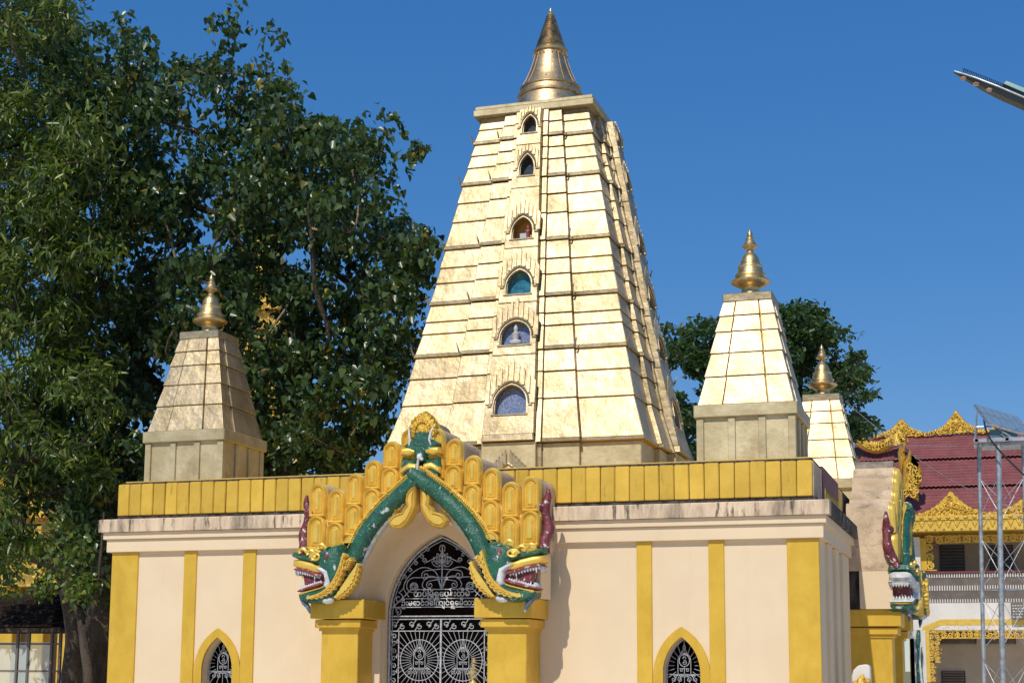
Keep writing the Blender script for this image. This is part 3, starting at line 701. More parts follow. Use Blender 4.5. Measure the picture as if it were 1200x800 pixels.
# ------------------------------------------------------------------ porch with serpents (local: x across, -y outwards)
def make_porch():
    p = thing('serpent_porch', (0, 0, 0), 'x', 'porch')
    F0 = -.83
    L = lambda u, v, d: (u, F0+d, v)
    # columns
    for s in (-1, 1):
        X = sorted((s*1.135, s*1.80)); MB().box(X[0], X[1], -.765, 0, 0, 2.245).build('column', M['yellow'], p, bevel=.012)
        cpt = None
        X = sorted((s*.965, s*1.935)); cpt = MB().box(X[0], X[1], -.945, -.0, 2.40, 2.715).build('capital', M['yellow'], p, bevel=.012)
        X = sorted((s*1.05, s*1.875)); MB().box(X[0], X[1], -.875, -.0, 2.25, 2.385).build('moulding', M['yellow'], cpt, bevel=.012)
        X = sorted((s*1.10, s*1.83)); MB().box(X[0], X[1], -.80, -.0, 2.2, 2.25).build('moulding', M['yellow'], cpt)
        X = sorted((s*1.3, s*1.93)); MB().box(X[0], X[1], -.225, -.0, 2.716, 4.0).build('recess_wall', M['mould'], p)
    ar = [(x, z) for x, z in arch(1.13, 2.716, 4.16, None, 12)]
    up = [(2.04, 2.717), (2.05, 3.9), (1.2, 4.3), (.1, 4.9), (-.1, 4.9), (-1.2, 4.3), (-2.05, 3.9), (-2.04, 2.717), (-1.131, 2.717)]
    MB().plate(up+ar[::-1][1:-1]+[(1.131, 2.717)], [], L, 0.02, .61).build('arch_wall', M['peach'], p)
    MB().plate([(1.30, 2.717), (1.30, 4.24), (-1.30, 4.24), (-1.30, 2.717), (-1.131, 2.717)]+ar[::-1][1:-1]+[(1.131, 2.717)], [], L, .611, .829).build('arch_wall', M['peach'], p)
    for s in (-1, 1): # inner jambs
        X = sorted((s*.99, s*1.134)); MB().box(X[0], X[1], -.16, -.001, 0, 2.716).build('jamb', M['peach'], p)
    # lobes
    edges = [2.06, 1.712, 1.376, 1.05, .722, .40, .04]; tops = [4.70, 4.60, 4.84, 5.06, 5.37, 5.56]; bots = [3.42, 3.42, 3.62, 3.86, 4.12, 4.40]
    def lobe_out(x0, x1, zb, zt, ins=0, n=9):
        cx = (x0+x1)/2; r = (x1-x0)/2-ins; c = zt-(x1-x0)/2
        return [(cx+r, zb)]+[(cx+r*math.cos(PI*i/n), c+r*math.sin(PI*i/n)) for i in range(n+1)]+[(cx-r, zb)]
    for s in (-1, 1):
        for i in range(6):
            a, c = edges[i+1], edges[i]
            x0, x1 = (a, c) if s > 0 else (-c, -a)
            x0 += .003; x1 -= .003; zt, zb = tops[i]+random.uniform(-.012, .012), bots[i]
            o = lobe_out(x0, x1, zb, zt)
            bk = .61 if zt < 4.3 else .82
            lower = MB().plate(lobe_out(x0+.004, x1-.004, zb, zt-.012), [], L, .03, bk)
            dk = lower.build('lobe_barrel', M['oldplaster'], p, smooth=30)
            lb = inset_relief(o, L, .03, [(.012, .02), (.03, .0)], .045).build('plume_lobe', M['paintgold'], p, smooth=40)
            # nested hood panels: raised rim, groove and swelling middle
            w = (x1-x0)/2; k_ = w/.167; tier = MB()
            hood = [(.012*k_, .046), (.018*k_, .022), (.018*k_, -.014), (.014*k_, -.040), (.008*k_, .0), (.010*k_, .022), (.012*k_, .008), (.012*k_, -.014), (.014*k_, .018), (.016*k_, .014)]
            step = (.56, .56, .52, .47, .44, .42)[i]; z2 = zt-.01; n_ = 0
            while z2-.12 > zb:
                last = z2-step-.12 <= zb
                o_ = lobe_out(x0+.012*(n_ == 0), x1-.012*(n_ == 0), zb+.005 if last else z2-step-.03, z2-.01*(n_ == 0))
                inset_relief(o_, L, .0-.028*min(n_, 2), hood, .04, tier, True)
                z2 -= step; n_ += 1
            tier.build('hood_panel', M['paintgold'], lb, smooth=40)
    # centre barrel and crest
    MB().plate(lobe_out(-.21, .21, 4.5, 5.72), [], L, .06, .80).build('lobe_barrel', M['barrel'], p, smooth=30)
    b = MB()
    inset_relief([(-.23, 5.36), (.27, 5.36), (.27, 5.60), (.18, 5.74), (.05, 5.84), (-.09, 5.76), (-.21, 5.62)], L, -.02, [(.03, .05), (.05, .03)], .08, b)
    for j in range(11):
        a = PI*(j+.0)/10; cx, cz = .02+.22*math.cos(a), 5.48+.28*math.sin(a); b.ball((cx, F0-.06, cz), (.038, .04, .05), 7, 4)
        b.ball((.02+.13*math.cos(a), F0-.10, 5.47+.18*math.sin(a)), (.03, .035, .04), 7, 4)
    b.ball((.02, F0-.10, 5.46), (.06, .05, .08)); b.build('crest_flower', M['ornagold'], p, smooth=True)
    # guardian figure under the crest
    fg = MB()
    inset_relief([(-.30, 5.24), (-.12, 5.36), (-.10, 5.44), (.0, 5.50), (.16, 5.44), (.20, 5.34), (.36, 5.26), (.30, 5.16), (.14, 5.10), (.12, 4.96), (-.08, 4.96), (-.10, 5.10)], L, -.10, [(.02, .05), (.04, .05)], .04, fg)
    for s in (-1, 1):
        inset_relief([(s*.08+.02, 5.0), (s*.34+.02, 5.04), (s*.36+.02, 4.86), (s*.3+.02, 4.70), (s*.14+.02, 4.66), (s*.05+.02, 4.8)][::s], L, -.08, [(.02, .05), (.03, .03)], .04, fg)
    guardian = fg.build('guardian_figure', M['green'], p, smooth=50)
    b = MB()
    for s in (-1, 1):
        c = .02
        inset_relief([(c+s*.07, 5.16), (c+s*.2, 5.22), (c+s*.34, 5.2), (c+s*.36, 5.10), (c+s*.22, 5.06), (c+s*.08, 5.1)][::s], L, -.13, [(.015, .05), (.02, .02)], .0, b)
        inset_relief([(c+s*.05, 4.93), (c+s*.2, 4.96), (c+s*.36, 4.86), (c+s*.35, 4.76), (c+s*.2, 4.83), (c+s*.05, 4.82)][::s], L, -.13, [(.015, .05), (.02, .02)], .0, b)
    b.build('gilt_band', M['paintgold'], guardian, smooth=50)
    b = MB()
    for s in (-1, 1): b.tube([(.02+s*.22, F0-.14, 5.56), (.02+s*.19, F0-.2, 5.44), (.02+s*.17, F0-.21, 5.32), (.02+s*.20, F0-.19, 5.22)], [.006, .016, .02, .008], 6)
    b.ball((.02, F0-.2, 5.04), (.05, .04, .06)); b.ball((.07, F0-.22, 5.0), (.03, .03, .03))
    b.tube([(.0, F0-.2, 5.0), (-.02, F0-.2, 4.86), (.0, F0-.2, 4.76)], [.02, .022, .01], 6); b.build('tusk', M['white'], guardian, smooth=True)
    # serpents
    for s in (-1, 1):
        yo = -.055 if s > 0 else 0
        path = [(-.14, F0-.13+yo, 4.80), (.10, F0-.14+yo, 4.62), (.40, F0-.10, 4.38), (.68, F0-.10, 4.12), (.93, F0-.10, 3.82), (1.10, F0-.10, 3.50), (1.22, F0-.10, 3.18), (1.37, F0-.11, 2.94), (1.60, F0-.10, 2.84)]
        rad = [.09, .125, .135, .14, .145, .145, .14, .12, .08]
        sm = smoothpath([(s*x, y_, z) for x, y_, z in path], 5); R = []
        for i in range(len(rad)-1):
            for j in range(5): R.append(rad[i]+(rad[i+1]-rad[i])*j/5)
        R.append(rad[-1])
        fine = smoothpath([(s*x, y_, z) for x, y_, z in path], 15); nf = len(fine)
        bt_ = MB().tube(fine, [R[min(len(R)-1, int(i/3))] for i in range(nf)], 18)
        for i in range(nf):      # rows of small raised scales
            c_ = fine[i]
            for k in range(18):
                v = Vector(bt_.v[i*18+k]); q_ = 1+.085*(1 if (i//2+k) % 2 else -.4)*(1 if i % 2 else .45); bt_.v[i*18+k] = tuple(c_+(v-c_)*q_)
        body = bt_.build('serpent_body', M['green'], p, smooth=60)
        # beaded gilt trim on the outer edge, white belly on the inner edge
        tr = MB(); be = MB(); bl = MB()
        offp = []; inp = []
        for i in range(len(sm)):
            a = sm[max(i-1, 0)]; c = sm[min(i+1, len(sm)-1)]; t = (c-a).normalized(); n = Vector((-t.z*-s, 0, t.x*-s)) if False else Vector((t.z, 0, -t.x))
            if n.z < 0 or (abs(n.z) < .3 and n.x*s < 0): n = -n
            offp.append(sm[i]+n*(R[i]+.035)+Vector((0, .035, 0))); inp.append(sm[i]-n*(R[i]*.90)+Vector((0, .05, 0)))
        k1 = int(len(sm)*.72)
        tr.tube(offp[2:k1], .055, 8)
        for i in range(2, k1):
            for q in (0, .5):
                if i+1 < k1:
                    pt = offp[i].lerp(offp[i+1], q); be.ball(pt+Vector((0, -.05, .012)), .022, 6, 4)
        tr.build('gilt_trim', M['paintgold'], body, smooth=True); be.build('trim_beads', M['ornagold'], body, smooth=True)
        bl.tube(inp[8:-4], [.02+.035*math.sin(PI*i/max(1, len(inp[8:-4])-1)) for i in range(len(inp[8:-4]))], 7); bl.build('belly', M['white'], body, smooth=True)
        # hanging gold leaf at the crossing
        lf = MB()
        outl = [(.02, 4.56), (.14, 4.50), (.20, 4.36), (.18, 4.25), (.26, 4.13), (.42, 4.08), (.50, 3.98), (.46, 3.90), (.34, 3.86), (.20, 3.92), (.09, 4.05), (.02, 4.22)]
        o3 = []
        for i, (u, v) in enumerate(outl):
            o3.append((s*u+.012*s, v)); u2, v2 = outl[(i+1) % len(outl)]
            o3.append((s*((u+u2)/2+(.016 if i < 5 else 0))+.012*s, (v+v2)/2-(.022 if i > 5 else -.006)))
        inset_relief(o3[::s], L, -.17+.02*s, [(.016, .05), (.018, .015), (.012, -.035), (.014, .035)], -.05, lf)
        lf.build('gilt_leaf', M['paintgold'], body, smooth=50)
        # --- head (thick, faces outwards)
        CYH = -.96
        def H(u, v, d, s=s):
            tp_ = 1.08-.34*max(0, min(1, (u-1.55)/.65))**1.3
            return (s*u, CYH+d*tp_*1.06, v)
        def thick(outl, w, steps, mt, name, par, dz=0):
            bb = MB(); rise = sum(r for _, r in steps)
            inset_relief(outl, H, -w+rise+dz, steps, 0.0+dz, bb)
            inset_relief(outl, lambda u, v, d: H(u, v, -d+2*dz), -w+rise+dz, steps, 0.0+dz, bb)
            return bb.build(name, mt, par, smooth=50)
        skull = [(1.24, 3.50), (1.30, 3.62), (1.42, 3.60), (1.56, 3.56), (1.68, 3.48), (1.73, 3.36), (1.70, 3.24), (1.60, 3.12), (1.53, 3.0), (1.46, 2.88), (1.36, 2.84), (1.26, 3.04), (1.20, 3.30)]
        head = thick(skull, .27, [(.025, .08), (.035, .05), (.04, .02)], M['green'], 'serpent_head', p)
        thick([(1.5, 3.58), (1.72, 3.475), (1.86, 3.43), (2.05, 3.46), (2.19, 3.51), (2.215, 3.43), (2.05, 3.365), (1.85, 3.33), (1.66, 3.28), (1.5, 3.32)], .255, [(.018, .06), (.02, .03)], M['green'], 'brow', head)
        thick([(1.26, 3.04), (1.34, 2.84), (1.46, 2.70), (1.66, 2.635), (1.90, 2.65), (2.05, 2.72), (2.06, 2.80), (1.9, 2.83), (1.66, 2.87), (1.52, 2.96), (1.46, 3.04)], .25, [(.018, .05), (.02, .03)], M['green'], 'chin', head)
        # upper jaw
        uj = [(1.60, 3.26), (1.80, 3.33), (2.02, 3.38), (2.18, 3.38), (2.20, 3.28), (2.10, 3.215), (1.92, 3.18), (1.74, 3.12), (1.60, 3.12)]
        thick(uj, .235, [(.02, .07), (.03, .03)], M['paintgold'], 'upper_jaw', head)
        lj = [(1.54, 2.97), (1.66, 2.935), (1.86, 2.885), (2.04, 2.84), (2.10, 2.81), (2.02, 2.775), (1.86, 2.80), (1.66, 2.84), (1.54, 2.88)]
        thick(lj, .215, [(.02, .07), (.03, .03)], M['paintgold'], 'lower_jaw', head)
        ul = [(1.58, 3.125), (1.75, 3.145), (1.93, 3.21), (2.12, 3.235), (2.17, 3.215), (2.12, 3.195), (1.95, 3.168), (1.76, 3.102), (1.60, 3.075)]
        thick(ul, .25, [(.012, .03)], M['red'], 'upper_lip', head)
        ll = [(1.56, 3.01), (1.74, 2.96), (1.93, 2.91), (2.06, 2.87), (2.09, 2.84), (2.02, 2.84), (1.85, 2.882), (1.62, 2.945), (1.54, 2.98)]
        thick(ll, .235, [(.012, .03)], M['red'], 'lower_lip', head)
        mo = [(1.50, 3.12), (1.60, 3.14), (1.92, 3.20), (2.02, 3.16), (1.98, 2.95), (1.7, 2.92), (1.55, 2.96)]
        thick(mo, .16, [(.02, .04)], M['maroon'], 'mouth', head)
        ch = [(1.46, 3.20), (1.60, 3.25), (1.74, 3.24), (1.66, 3.16), (1.58, 3.10), (1.56, 3.02), (1.58, 2.92), (1.50, 2.86), (1.42, 2.96), (1.43, 3.10)]
        thick(ch, .275, [(.025, .06), (.03, .02)], M['white'], 'cheek', head)
        te = MB()
        for side in (-1, 1):
            for j in range(11):
                q = j/10; u = 1.66+q*.46; v = 3.10+q*.10; big = 1.9 if j in (2, 9) else 1
                te.tube([H(u, v+.01, side*.20), H(u, v-.035, side*.205), H(u+.005, v-.052*big, side*.20)], [.024, .020, .004], 5)
                u = 1.64+q*.38; v = 2.975-q*.10; big = 1.8 if j in (3, 9) else 1
                te.tube([H(u, v-.01, side*.19), H(u, v+.03, side*.195), H(u+.005, v+.046*big, side*.19)], [.023, .019, .004], 5)
        for j in range(6):
            d = -.15+j*.06; te.tube([H(2.13, 3.20, d), H(2.14, 3.15, d), H(2.14, 3.11, d)], [.03, .024, .006], 5); te.tube([H(2.03, 2.87, d), H(2.04, 2.92, d), H(2.04, 2.95, d)], [.03, .024, .006], 5)
        te.build('teeth', M['white'], head, smooth=True)
        for side in (-1, 1):
            ey = MB(); pts = [H(1.72+.10*math.cos(a)*(1-.06*a), 3.40+.065*math.sin(a)*(1-.06*a), side*.275) for a in [i*.45 for i in range(20)]]
            ey.tube(pts, .020, 6); ey.ball(H(1.73, 3.40, side*.26), (.045, .05, .04))
            ey.build('eye_swirl', M['paintgold'], head, smooth=True)
            MB().ball(H(1.50, 3.42, side*.25), (.045, .05, .07), 8, 6).build('ear', M['red'], head, smooth=True)
        # jagged gold mane band
        def jag(path, wd, name, par, mt, dd, amp=.028, n=5):
            P2 = smoothpath([(u, v, 0) for u, v in path], n); A = []; B_ = []
            for i, q in enumerate(P2):
                a = P2[max(i-1, 0)]; c = P2[min(i+1, len(P2)-1)]; t = (c-a).normalized(); nn = Vector((-t.y, t.x, 0)); ww = wd*math.sin(PI*min(1, (i+1.5)/(len(P2)+1)))**.6
                A.append(q+nn*ww*.5); B_.append(q-nn*(ww*.5+(amp if i % 2 else 0)))
            ol = [(q.x, q.y) for q in A]+[(q.x, q.y) for q in reversed(B_)]
            bb = MB()
            inset_relief(ol, H, dd, [(.016, .04), (.016, .0), (.012, -.02), (.012, .03)], dd+.1, bb)
            return bb.build(name, mt, par, smooth=50)
        jag([(1.20, 3.46), (1.25, 3.22), (1.33, 3.02), (1.46, 2.86), (1.64, 2.77), (1.86, 2.74)], .115, 'mane_leaf', head, M['paintgold'], -.25)
        jag([(.99, 3.30), (1.03, 3.12), (1.11, 2.96), (1.24, 2.82), (1.40, 2.74)], .12, 'mane_leaf', head, M['paintgold'], -.16)
        jag([(1.08, 3.38), (1.16, 3.30), (1.20, 3.18)], .09, 'mane_leaf', head, M['paintgold'], -.20)
        for side in (1,):
            bb = MB(); ol = [(1.22, 3.46), (1.30, 3.2), (1.42, 2.98), (1.60, 2.86), (1.66, 2.74), (1.5, 2.7), (1.34, 2.84), (1.22, 3.08), (1.16, 3.34)]
            inset_relief(ol, lambda u, v, d: H(u, v, -d), -.30, [(.02, .03)], -.2, bb); bb.build('mane_leaf', M['green'], head, smooth=50)
        gc = MB()
        for (u0, v0) in ((1.62, 3.58), (1.82, 3.49), (1.98, 3.52)):
            gc.tube(smoothpath([H(u0-.08, v0-.05, -.2), H(u0, v0+.03, -.22), H(u0+.08, v0, -.22), H(u0+.06, v0-.05, -.22)], 4), .028, 6)
        gc.build('brow_curl', M['paintgold'], head, smooth=True)
        # horn
        hp = [(s*2.16, CYH+.04, 3.44), (s*2.12, CYH+.12, 3.62), (s*2.17, CYH+.2, 3.82), (s*2.12, CYH+.22, 4.02), (s*2.10, CYH+.22, 4.20), (s*2.15, CYH+.22, 4.36), (s*2.14, CYH+.22, 4.50)]
        hr = [.075, .09, .095, .075, .085, .055, .018]; hs = smoothpath(hp, 4); RR = []
        for i in range(len(hr)-1):
            for j in range(4): RR.append(hr[i]+(hr[i+1]-hr[i])*j/4)
        RR.append(hr[-1]); hb = MB().tube(hs, RR, 10); hb.ball((s*2.02, CYH+.16, 4.17), (.075, .08, .085))
        hb.build('horn', M['maroon'], head, smooth=60)
        fb = MB().tube([H(2.02, 2.74, -.12), H(1.97, 2.66, -.14), H(1.90, 2.58, -.13), H(1.87, 2.48, -.12)], [.05, .05, .038, .012], 8); fb.build('chin_fang', M['bluegrey'], head, smooth=True)
        fb = MB().ball(H(1.52, 2.70, -.17), (.12, .09, .07), 10, 6); fb.build('foot', M['white'], head, smooth=True)
        # green crest blades behind the head (seen side on)
        cb = MB()
        for (u0, v0, u1, v1, d) in ((2.0, 3.5, 2.06, 4.3, -.16), (1.95, 3.5, 1.98, 4.05, -.24)):
            cb.tube([H(u0, v0, d*.4), H((u0+u1)/2-.02, (v0+v1)/2, d), H(u1, v1, d*1.1)], [.05, .06, .008], 7)
        if False: cb.build('crest_blade', M['ornagold'], head, smooth=True)
        # curled green tail behind on the outer side
        tb = MB().tube(smoothpath([H(1.9, 4.2, -.22), H(1.88, 3.9, -.30), H(1.80, 3.6, -.26), H(1.62, 3.56, -.20)], 4), .0, 6) if False else None
    return p
porch = make_porch()
porch.location = (XC, YF, 0)
porch['label'] = 'front porch with crossed green serpents, dragon heads and yellow plume lobes over the iron gate'; porch['category'] = 'porch'; porch['group'] = 'serpent porches of the hall'
p2 = copy_tree(porch); p2.location = (XR, YC, 0); p2.rotation_euler = (0, 0, PI/2)
p2['label'] = 'right side porch seen edge on, tan plaster flank, white mouthed serpent head at its edge'
gone = [o for o in bpy.data.objects if o.parent == p2 and o.name.split('.')[0] in ('crest_flower', 'guardian_figure')]
for g_ in gone:
    for o in [q for q in bpy.data.objects if q.parent == g_]: bpy.data.objects.remove(o)
    bpy.data.objects.remove(g_)
for o in list(bpy.data.objects):      # this porch's lips and jaws are painted white
    q = o
    while q.parent is not None: q = q.parent
    if q == p2 and o.name.split('.')[0] in ('upper_lip', 'lower_lip', 'upper_jaw'):
        o.data = o.data.copy(); o.data.materials[0] = M['white']

exec_marker = None
# ------------------------------------------------------------------ foliage
LEAF = {
 'heart': (np.array([(0,0,0),(-.34,-.02,.10),(-.46,.22,.14),(-.30,.62,.08),(0,1.12,-.10),(.30,.62,.08),(.46,.22,.14),(.34,-.02,.10)]), [(0,1,2,3,4),(0,4,5,6,7)]),
 'long': (np.array([(0,0,0),(-.13,.3,.05),(-.12,.68,.0),(0,1.05,-.16),(.12,.68,.0),(.13,.3,.05)]), [(0,1,2,3),(0,3,4,5)]),
 'tuft': (np.array([(0,0,0),(-.28,.3,.06),(-.16,.8,.0),(0,1,-.05),(.2,.75,.0),(.3,.25,.05)]), [(0,1,2,3),(0,3,4,5)])}
def leaves(name, P, size, kind, mt, parent, droop=.5, up=None):
    base, faces = LEAF[kind]; n = len(P); k = len(base)
    # direction of leaf axis: random azimuth, hanging
    az = RNG.uniform(0, 2*PI, n); el = RNG.normal(-droop, .55, n); el = np.clip(el, -1.5, 1.2)
    yv = np.stack([np.cos(az)*np.cos(el), np.sin(az)*np.cos(el), np.sin(el)], 1)
    rv = RNG.normal(size=(n, 3)); rv[:, 2] += 1.6
    zv = rv-(rv*yv).sum(1, keepdims=True)*yv; zv /= np.linalg.norm(zv, axis=1, keepdims=True)+1e-9
    xv = np.cross(yv, zv)
    s = size*RNG.uniform(.6, 1.25, n)
    V = P[:, None, :]+s[:, None, None]*(base[None, :, 0:1]*xv[:, None, :]+base[None, :, 1:2]*yv[:, None, :]+base[None, :, 2:3]*zv[:, None, :])
    off = np.array(root_loc(parent)); V = (V-off).reshape(-1, 3)
    me = bpy.data.meshes.new(name); fl = np.array([i for f in faces for i in f]); L = len(fl)
    me.vertices.add(len(V)); me.vertices.foreach_set('co', V.astype(np.float32).ravel())
    loops = (fl[None, :]+(np.arange(n)*k)[:, None]).ravel()
    me.loops.add(len(loops)); me.loops.foreach_set('vertex_index', loops.astype(np.int32))
    sz = np.array([len(f) for f in faces]); tot = np.tile(sz, n); start = np.concatenate([[0], np.cumsum(tot)[:-1]])
    me.polygons.add(len(tot)); me.polygons.foreach_set('loop_start', start.astype(np.int32)); me.polygons.foreach_set('loop_total', tot.astype(np.int32))
    tone = me.attributes.new('tone', 'FLOAT', 'POINT'); tone.data.foreach_set('value', np.repeat(RNG.uniform(0, 1, n), k).astype(np.float32))
    me.update(); me.validate(); me.materials.append(mt)
    return link(name, me, parent, 'stuff')
def inpoly(x, y, poly):
    c = False; j = len(poly)-1
    for i in range(len(poly)):
        xi, yi = poly[i]; xj, yj = poly[j]
        if (yi > y) != (yj > y) and x < (xj-xi)*(y-yi)/(yj-yi)+xi: c = not c
        j = i
    return c
def grow(root, trunk_pts, trunk_r, clumps, mt_limb, mt_twig, parent, thick=.022, nlimb=10):
    """connect clump centres back to the trunk; returns nothing, builds trunk, limbs, twigs"""
    nodes = [Vector(p) for p in trunk_pts]; par = [max(i-1, 0) for i in range(len(nodes))]; base = len(nodes)
    order = sorted(clumps, key=lambda c: (c-nodes[-1]).length)
    arr = np.array([list(n) for n in nodes])
    for c in order:
        cv = np.array(list(c)); d = np.linalg.norm(arr[max(0, base-2):]-cv, axis=1); d = d+.25*np.maximum(0, arr[max(0, base-2):, 2]-cv[2]+.3)
        i = int(np.argmin(d))+max(0, base-2)
        p = Vector(arr[i]); L = (c-p).length
        if L > 1.6:
            nseg = int(L/1.0)
            for q in range(1, nseg):
                t = q/nseg; m_ = p.lerp(c, t)+Vector((random.uniform(-.12, .12), random.uniform(-.12, .12), .10*math.sin(PI*t)*L*.5))
                nodes.append(m_); par.append(i); i = len(nodes)-1; arr = np.vstack([arr, list(m_)])
        nodes.append(c); par.append(i); arr = np.vstack([arr, list(c)])
    cnt = [1]*len(nodes)
    for i in range(len(nodes)-1, base-1, -1): cnt[par[i]] += cnt[i]
    rad = [thick*math.sqrt(c) for c in cnt]
    big = MB(); small = MB(); kids = {}
    for i in range(base, len(nodes)): kids.setdefault(par[i], []).append(i)
    done = set()
    def chain(start, first):
        pts = [nodes[start], nodes[first]]; rr = [min(rad[start], rad[first]*1.25), rad[first]]; cur = first
        while kids.get(cur):
            nx = max(kids[cur], key=lambda q: cnt[q]); done.add((cur, nx)); pts.append(nodes[nx]); rr.append(rad[nx]); cur = nx
        return pts, rr
    chains = []
    for i in range(len(nodes)):
        for k in sorted(kids.get(i, []), key=lambda q: -cnt[q]):
            if (i, k) in done: continue
            done.add((i, k)); chains.append(chain(i, k))
    chains.sort(key=lambda c: -c[1][1])
    for j, (pts, rr) in enumerate(chains):
        sp_ = smoothpath(pts, 3) if len(pts) > 2 else pts
        r2 = [rr[min(int(i/3), len(rr)-1)] for i in range(len(sp_))] if len(pts) > 2 else rr
        r2[-1] *= .5
        if j < nlimb: MB().tube(sp_, r2, 7).build('limb', mt_limb, parent, smooth=True)
        else: small.tube(sp_, r2, 4)
    small.build('twigs', mt_twig, parent, kind='stuff', normals=False)
    MB().tube(smoothpath(trunk_pts, 4), trunk_r, 12).build('trunk', mt_limb, parent, smooth=True)
def interp(a, n): return [a[0]+(a[-1]-a[0])*i/(n-1) for i in range(n)]
def crown_points(poly, ys, n, margin=0, dens=None):
    xs = [p[0] for p in poly]; zs = [p[1] for p in poly]; out = []
    while len(out) < n:
        x, z = random.uniform(min(xs), max(xs)), random.uniform(min(zs), max(zs))
        if not inpoly(x, z, poly): continue
        if dens and random.random() > dens(x, z): continue
        yy = random.uniform(*ys)
        p = at(x, z, yy)
        if p.z < .8: continue
        out.append(p)
    return out
def leaf_cloud(clumps, per, r, flat=.75, jit=.35):
    A = []
    for c in clumps:
        k = max(5, int(per*random.uniform(.6, 1.4))); rr = r*random.uniform(.65, 1.3)
        d = RNG.normal(size=(k, 3)); d /= np.linalg.norm(d, axis=1, keepdims=True); q = RNG.uniform(0.15, 1, (k, 1))**.6
        A.append(np.array(list(c))+d*q*rr*np.array([1, 1, flat]))
    return np.vstack(A)
# big fig tree
fig_t = thing('fig_tree', (-18.6, 31.5, 0), 'large dark fig tree with glossy heart shaped leaves rising behind the left turret', 'tree', None)
poly = [(60, -40), (100, 45), (118, 60), (140, 28), (172, 50), (182, 85), (208, 72), (232, 92), (245, 60), (272, 66), (300, 78), (322, 50), (335, 85), (352, 95), (348, 130), (382, 142), (420, 150), (436, 122), (452, 150), (470, 150), (478, 185), (462, 215), (468, 235), (476, 262), (508, 285), (502, 320), (495, 350), (500, 385), (478, 420), (470, 455), (462, 485), (440, 520), (420, 556), (330, 570), (310, 600), (160, 640), (95, 640), (60, 560), (50, 300)]
cl = crown_points([(x-10 if x > 300 else x, z+(5 if z < 200 else 0)) for x, z in poly], (28.6, 36), 640)
cl = [c for c in cl if not (c.y < 38 and c.x > -15.9 and c.y > 23 and c.z < 6)]
edge = [at(275, 8, 31), at(272, 35, 31), at(276, 55, 31.2), at(330, 52, 30), at(112, 40, 32), at(140, 22, 33), at(150, 18, 33), at(497, 172, 30.5), at(488, 182, 30.5), at(465, 150, 30.6), at(440, 128, 31), at(335, 95, 31), at(505, 300, 29.8), at(512, 288, 29.6), at(498, 270, 30), at(476, 255, 31)]
grow(None, [(-18.8, 31.5, -.1), (-18.7, 31.5, 1.5), (-18.5, 31.6, 3.2), (-18.2, 31.8, 4.8)], interp([.62, .40], 13), cl, M['bark'], M['twig'], fig_t, .0125, 14)
P = leaf_cloud(cl, 80, .60)
P2 = leaf_cloud(edge, 14, .26); P3 = leaf_cloud([Vector(e)+Vector((random.uniform(-.3, .3), random.uniform(-1, 1), random.uniform(-.5, 0))) for e in edge], 25, .4)
leaves('crown', np.vstack([P, P2, P3]), .168, 'heart', M['figleaf'], fig_t, .75)
# narrow leaved tree in front on the left
mango = thing('mango_tree', (-19.9, 28.6, 0), 'narrow leaved green tree with a leaning trunk at the far left of the hall', 'tree')
polym = [(-60, -60), (70, -60), (78, 20), (62, 55), (90, 70), (118, 110), (132, 150), (128, 260), (110, 330), (118, 420), (128, 520), (118, 560), (70, 600), (30, 640), (-20, 680), (-60, 600)]
def densm(x, z):
    if 30 < x < 110 and z > 540: return .35
    return 1
cl = crown_points(polym, (26.3, 31.5), 330, dens=densm)
grow(None, [(-19.6, 28.9, -.1), (-19.45, 28.8, 1.2), (-19.35, 28.7, 2.4), (-19.7, 28.6, 3.8)], interp([.26, .17], 13), cl, M['bark'], M['twig'], mango, .009, 12)
P = leaf_cloud(cl, 92, .62)
leaves('crown', P, .25, 'long', M['mangoleaf'], mango, .55)
# sapling limbs low on the left
sap = thing('young_tree', (-18.75, 26.8, 0), 'small crooked tree with a few pale green leaf sprays beside the left corner pillar', 'tree')
pts = [at(104, 800, 26.8), at(100, 765, 26.8), at(96, 735, 26.9), at(92, 712, 27), at(78, 695, 27), at(62, 688, 27.2)]
pts = [Vector((pts[0].x, pts[0].y, -.1))]+pts
MB().tube(smoothpath(pts, 4), interp([.12, .05], 25), 8).build('trunk', M['bark'], sap, smooth=True)
b1 = [at(100, 740, 26.9), at(112, 700, 26.8), at(118, 650, 26.8), at(122, 600, 26.7)]
MB().tube(smoothpath(b1, 4), interp([.05, .02], 13), 6).build('limb', M['bark'], sap, smooth=True)
cs = [at(100, 690, 26.7), at(95, 700, 26.9), at(108, 680, 26.7), at(60, 680, 27), at(48, 690, 27), at(80, 660, 27), at(40, 660, 26.8), at(15, 670, 26.8), at(10, 690, 26.9), at(90, 640, 27), at(50, 640, 27), at(72, 612, 27)]
leaves('crown', leaf_cloud(cs, 60, .36), .13, 'heart', M['mangoleaf'], sap, .6)
bt = thing('dark_tree', (-19.75, 30.2, 0), 'broad shaded trunk standing just left of the yellow corner pillar', 'tree')
MB().tube(smoothpath([(-19.75, 30.2, -.1), (-19.75, 30.2, 1.5), (-19.6, 30.3, 3.4), (-19.8, 30.4, 5.6), (-20.3, 30.6, 7.5)], 4), interp([.52, .22], 17), 14).build('trunk', M['bark'], bt, smooth=True)
cs = crown_points([(60, 520), (125, 520), (128, 640), (118, 720), (60, 660)], (27.5, 33), 60)
leaves('crown', leaf_cloud(cs, 40, .5), .16, 'heart', M['figleaf'], bt, .6)
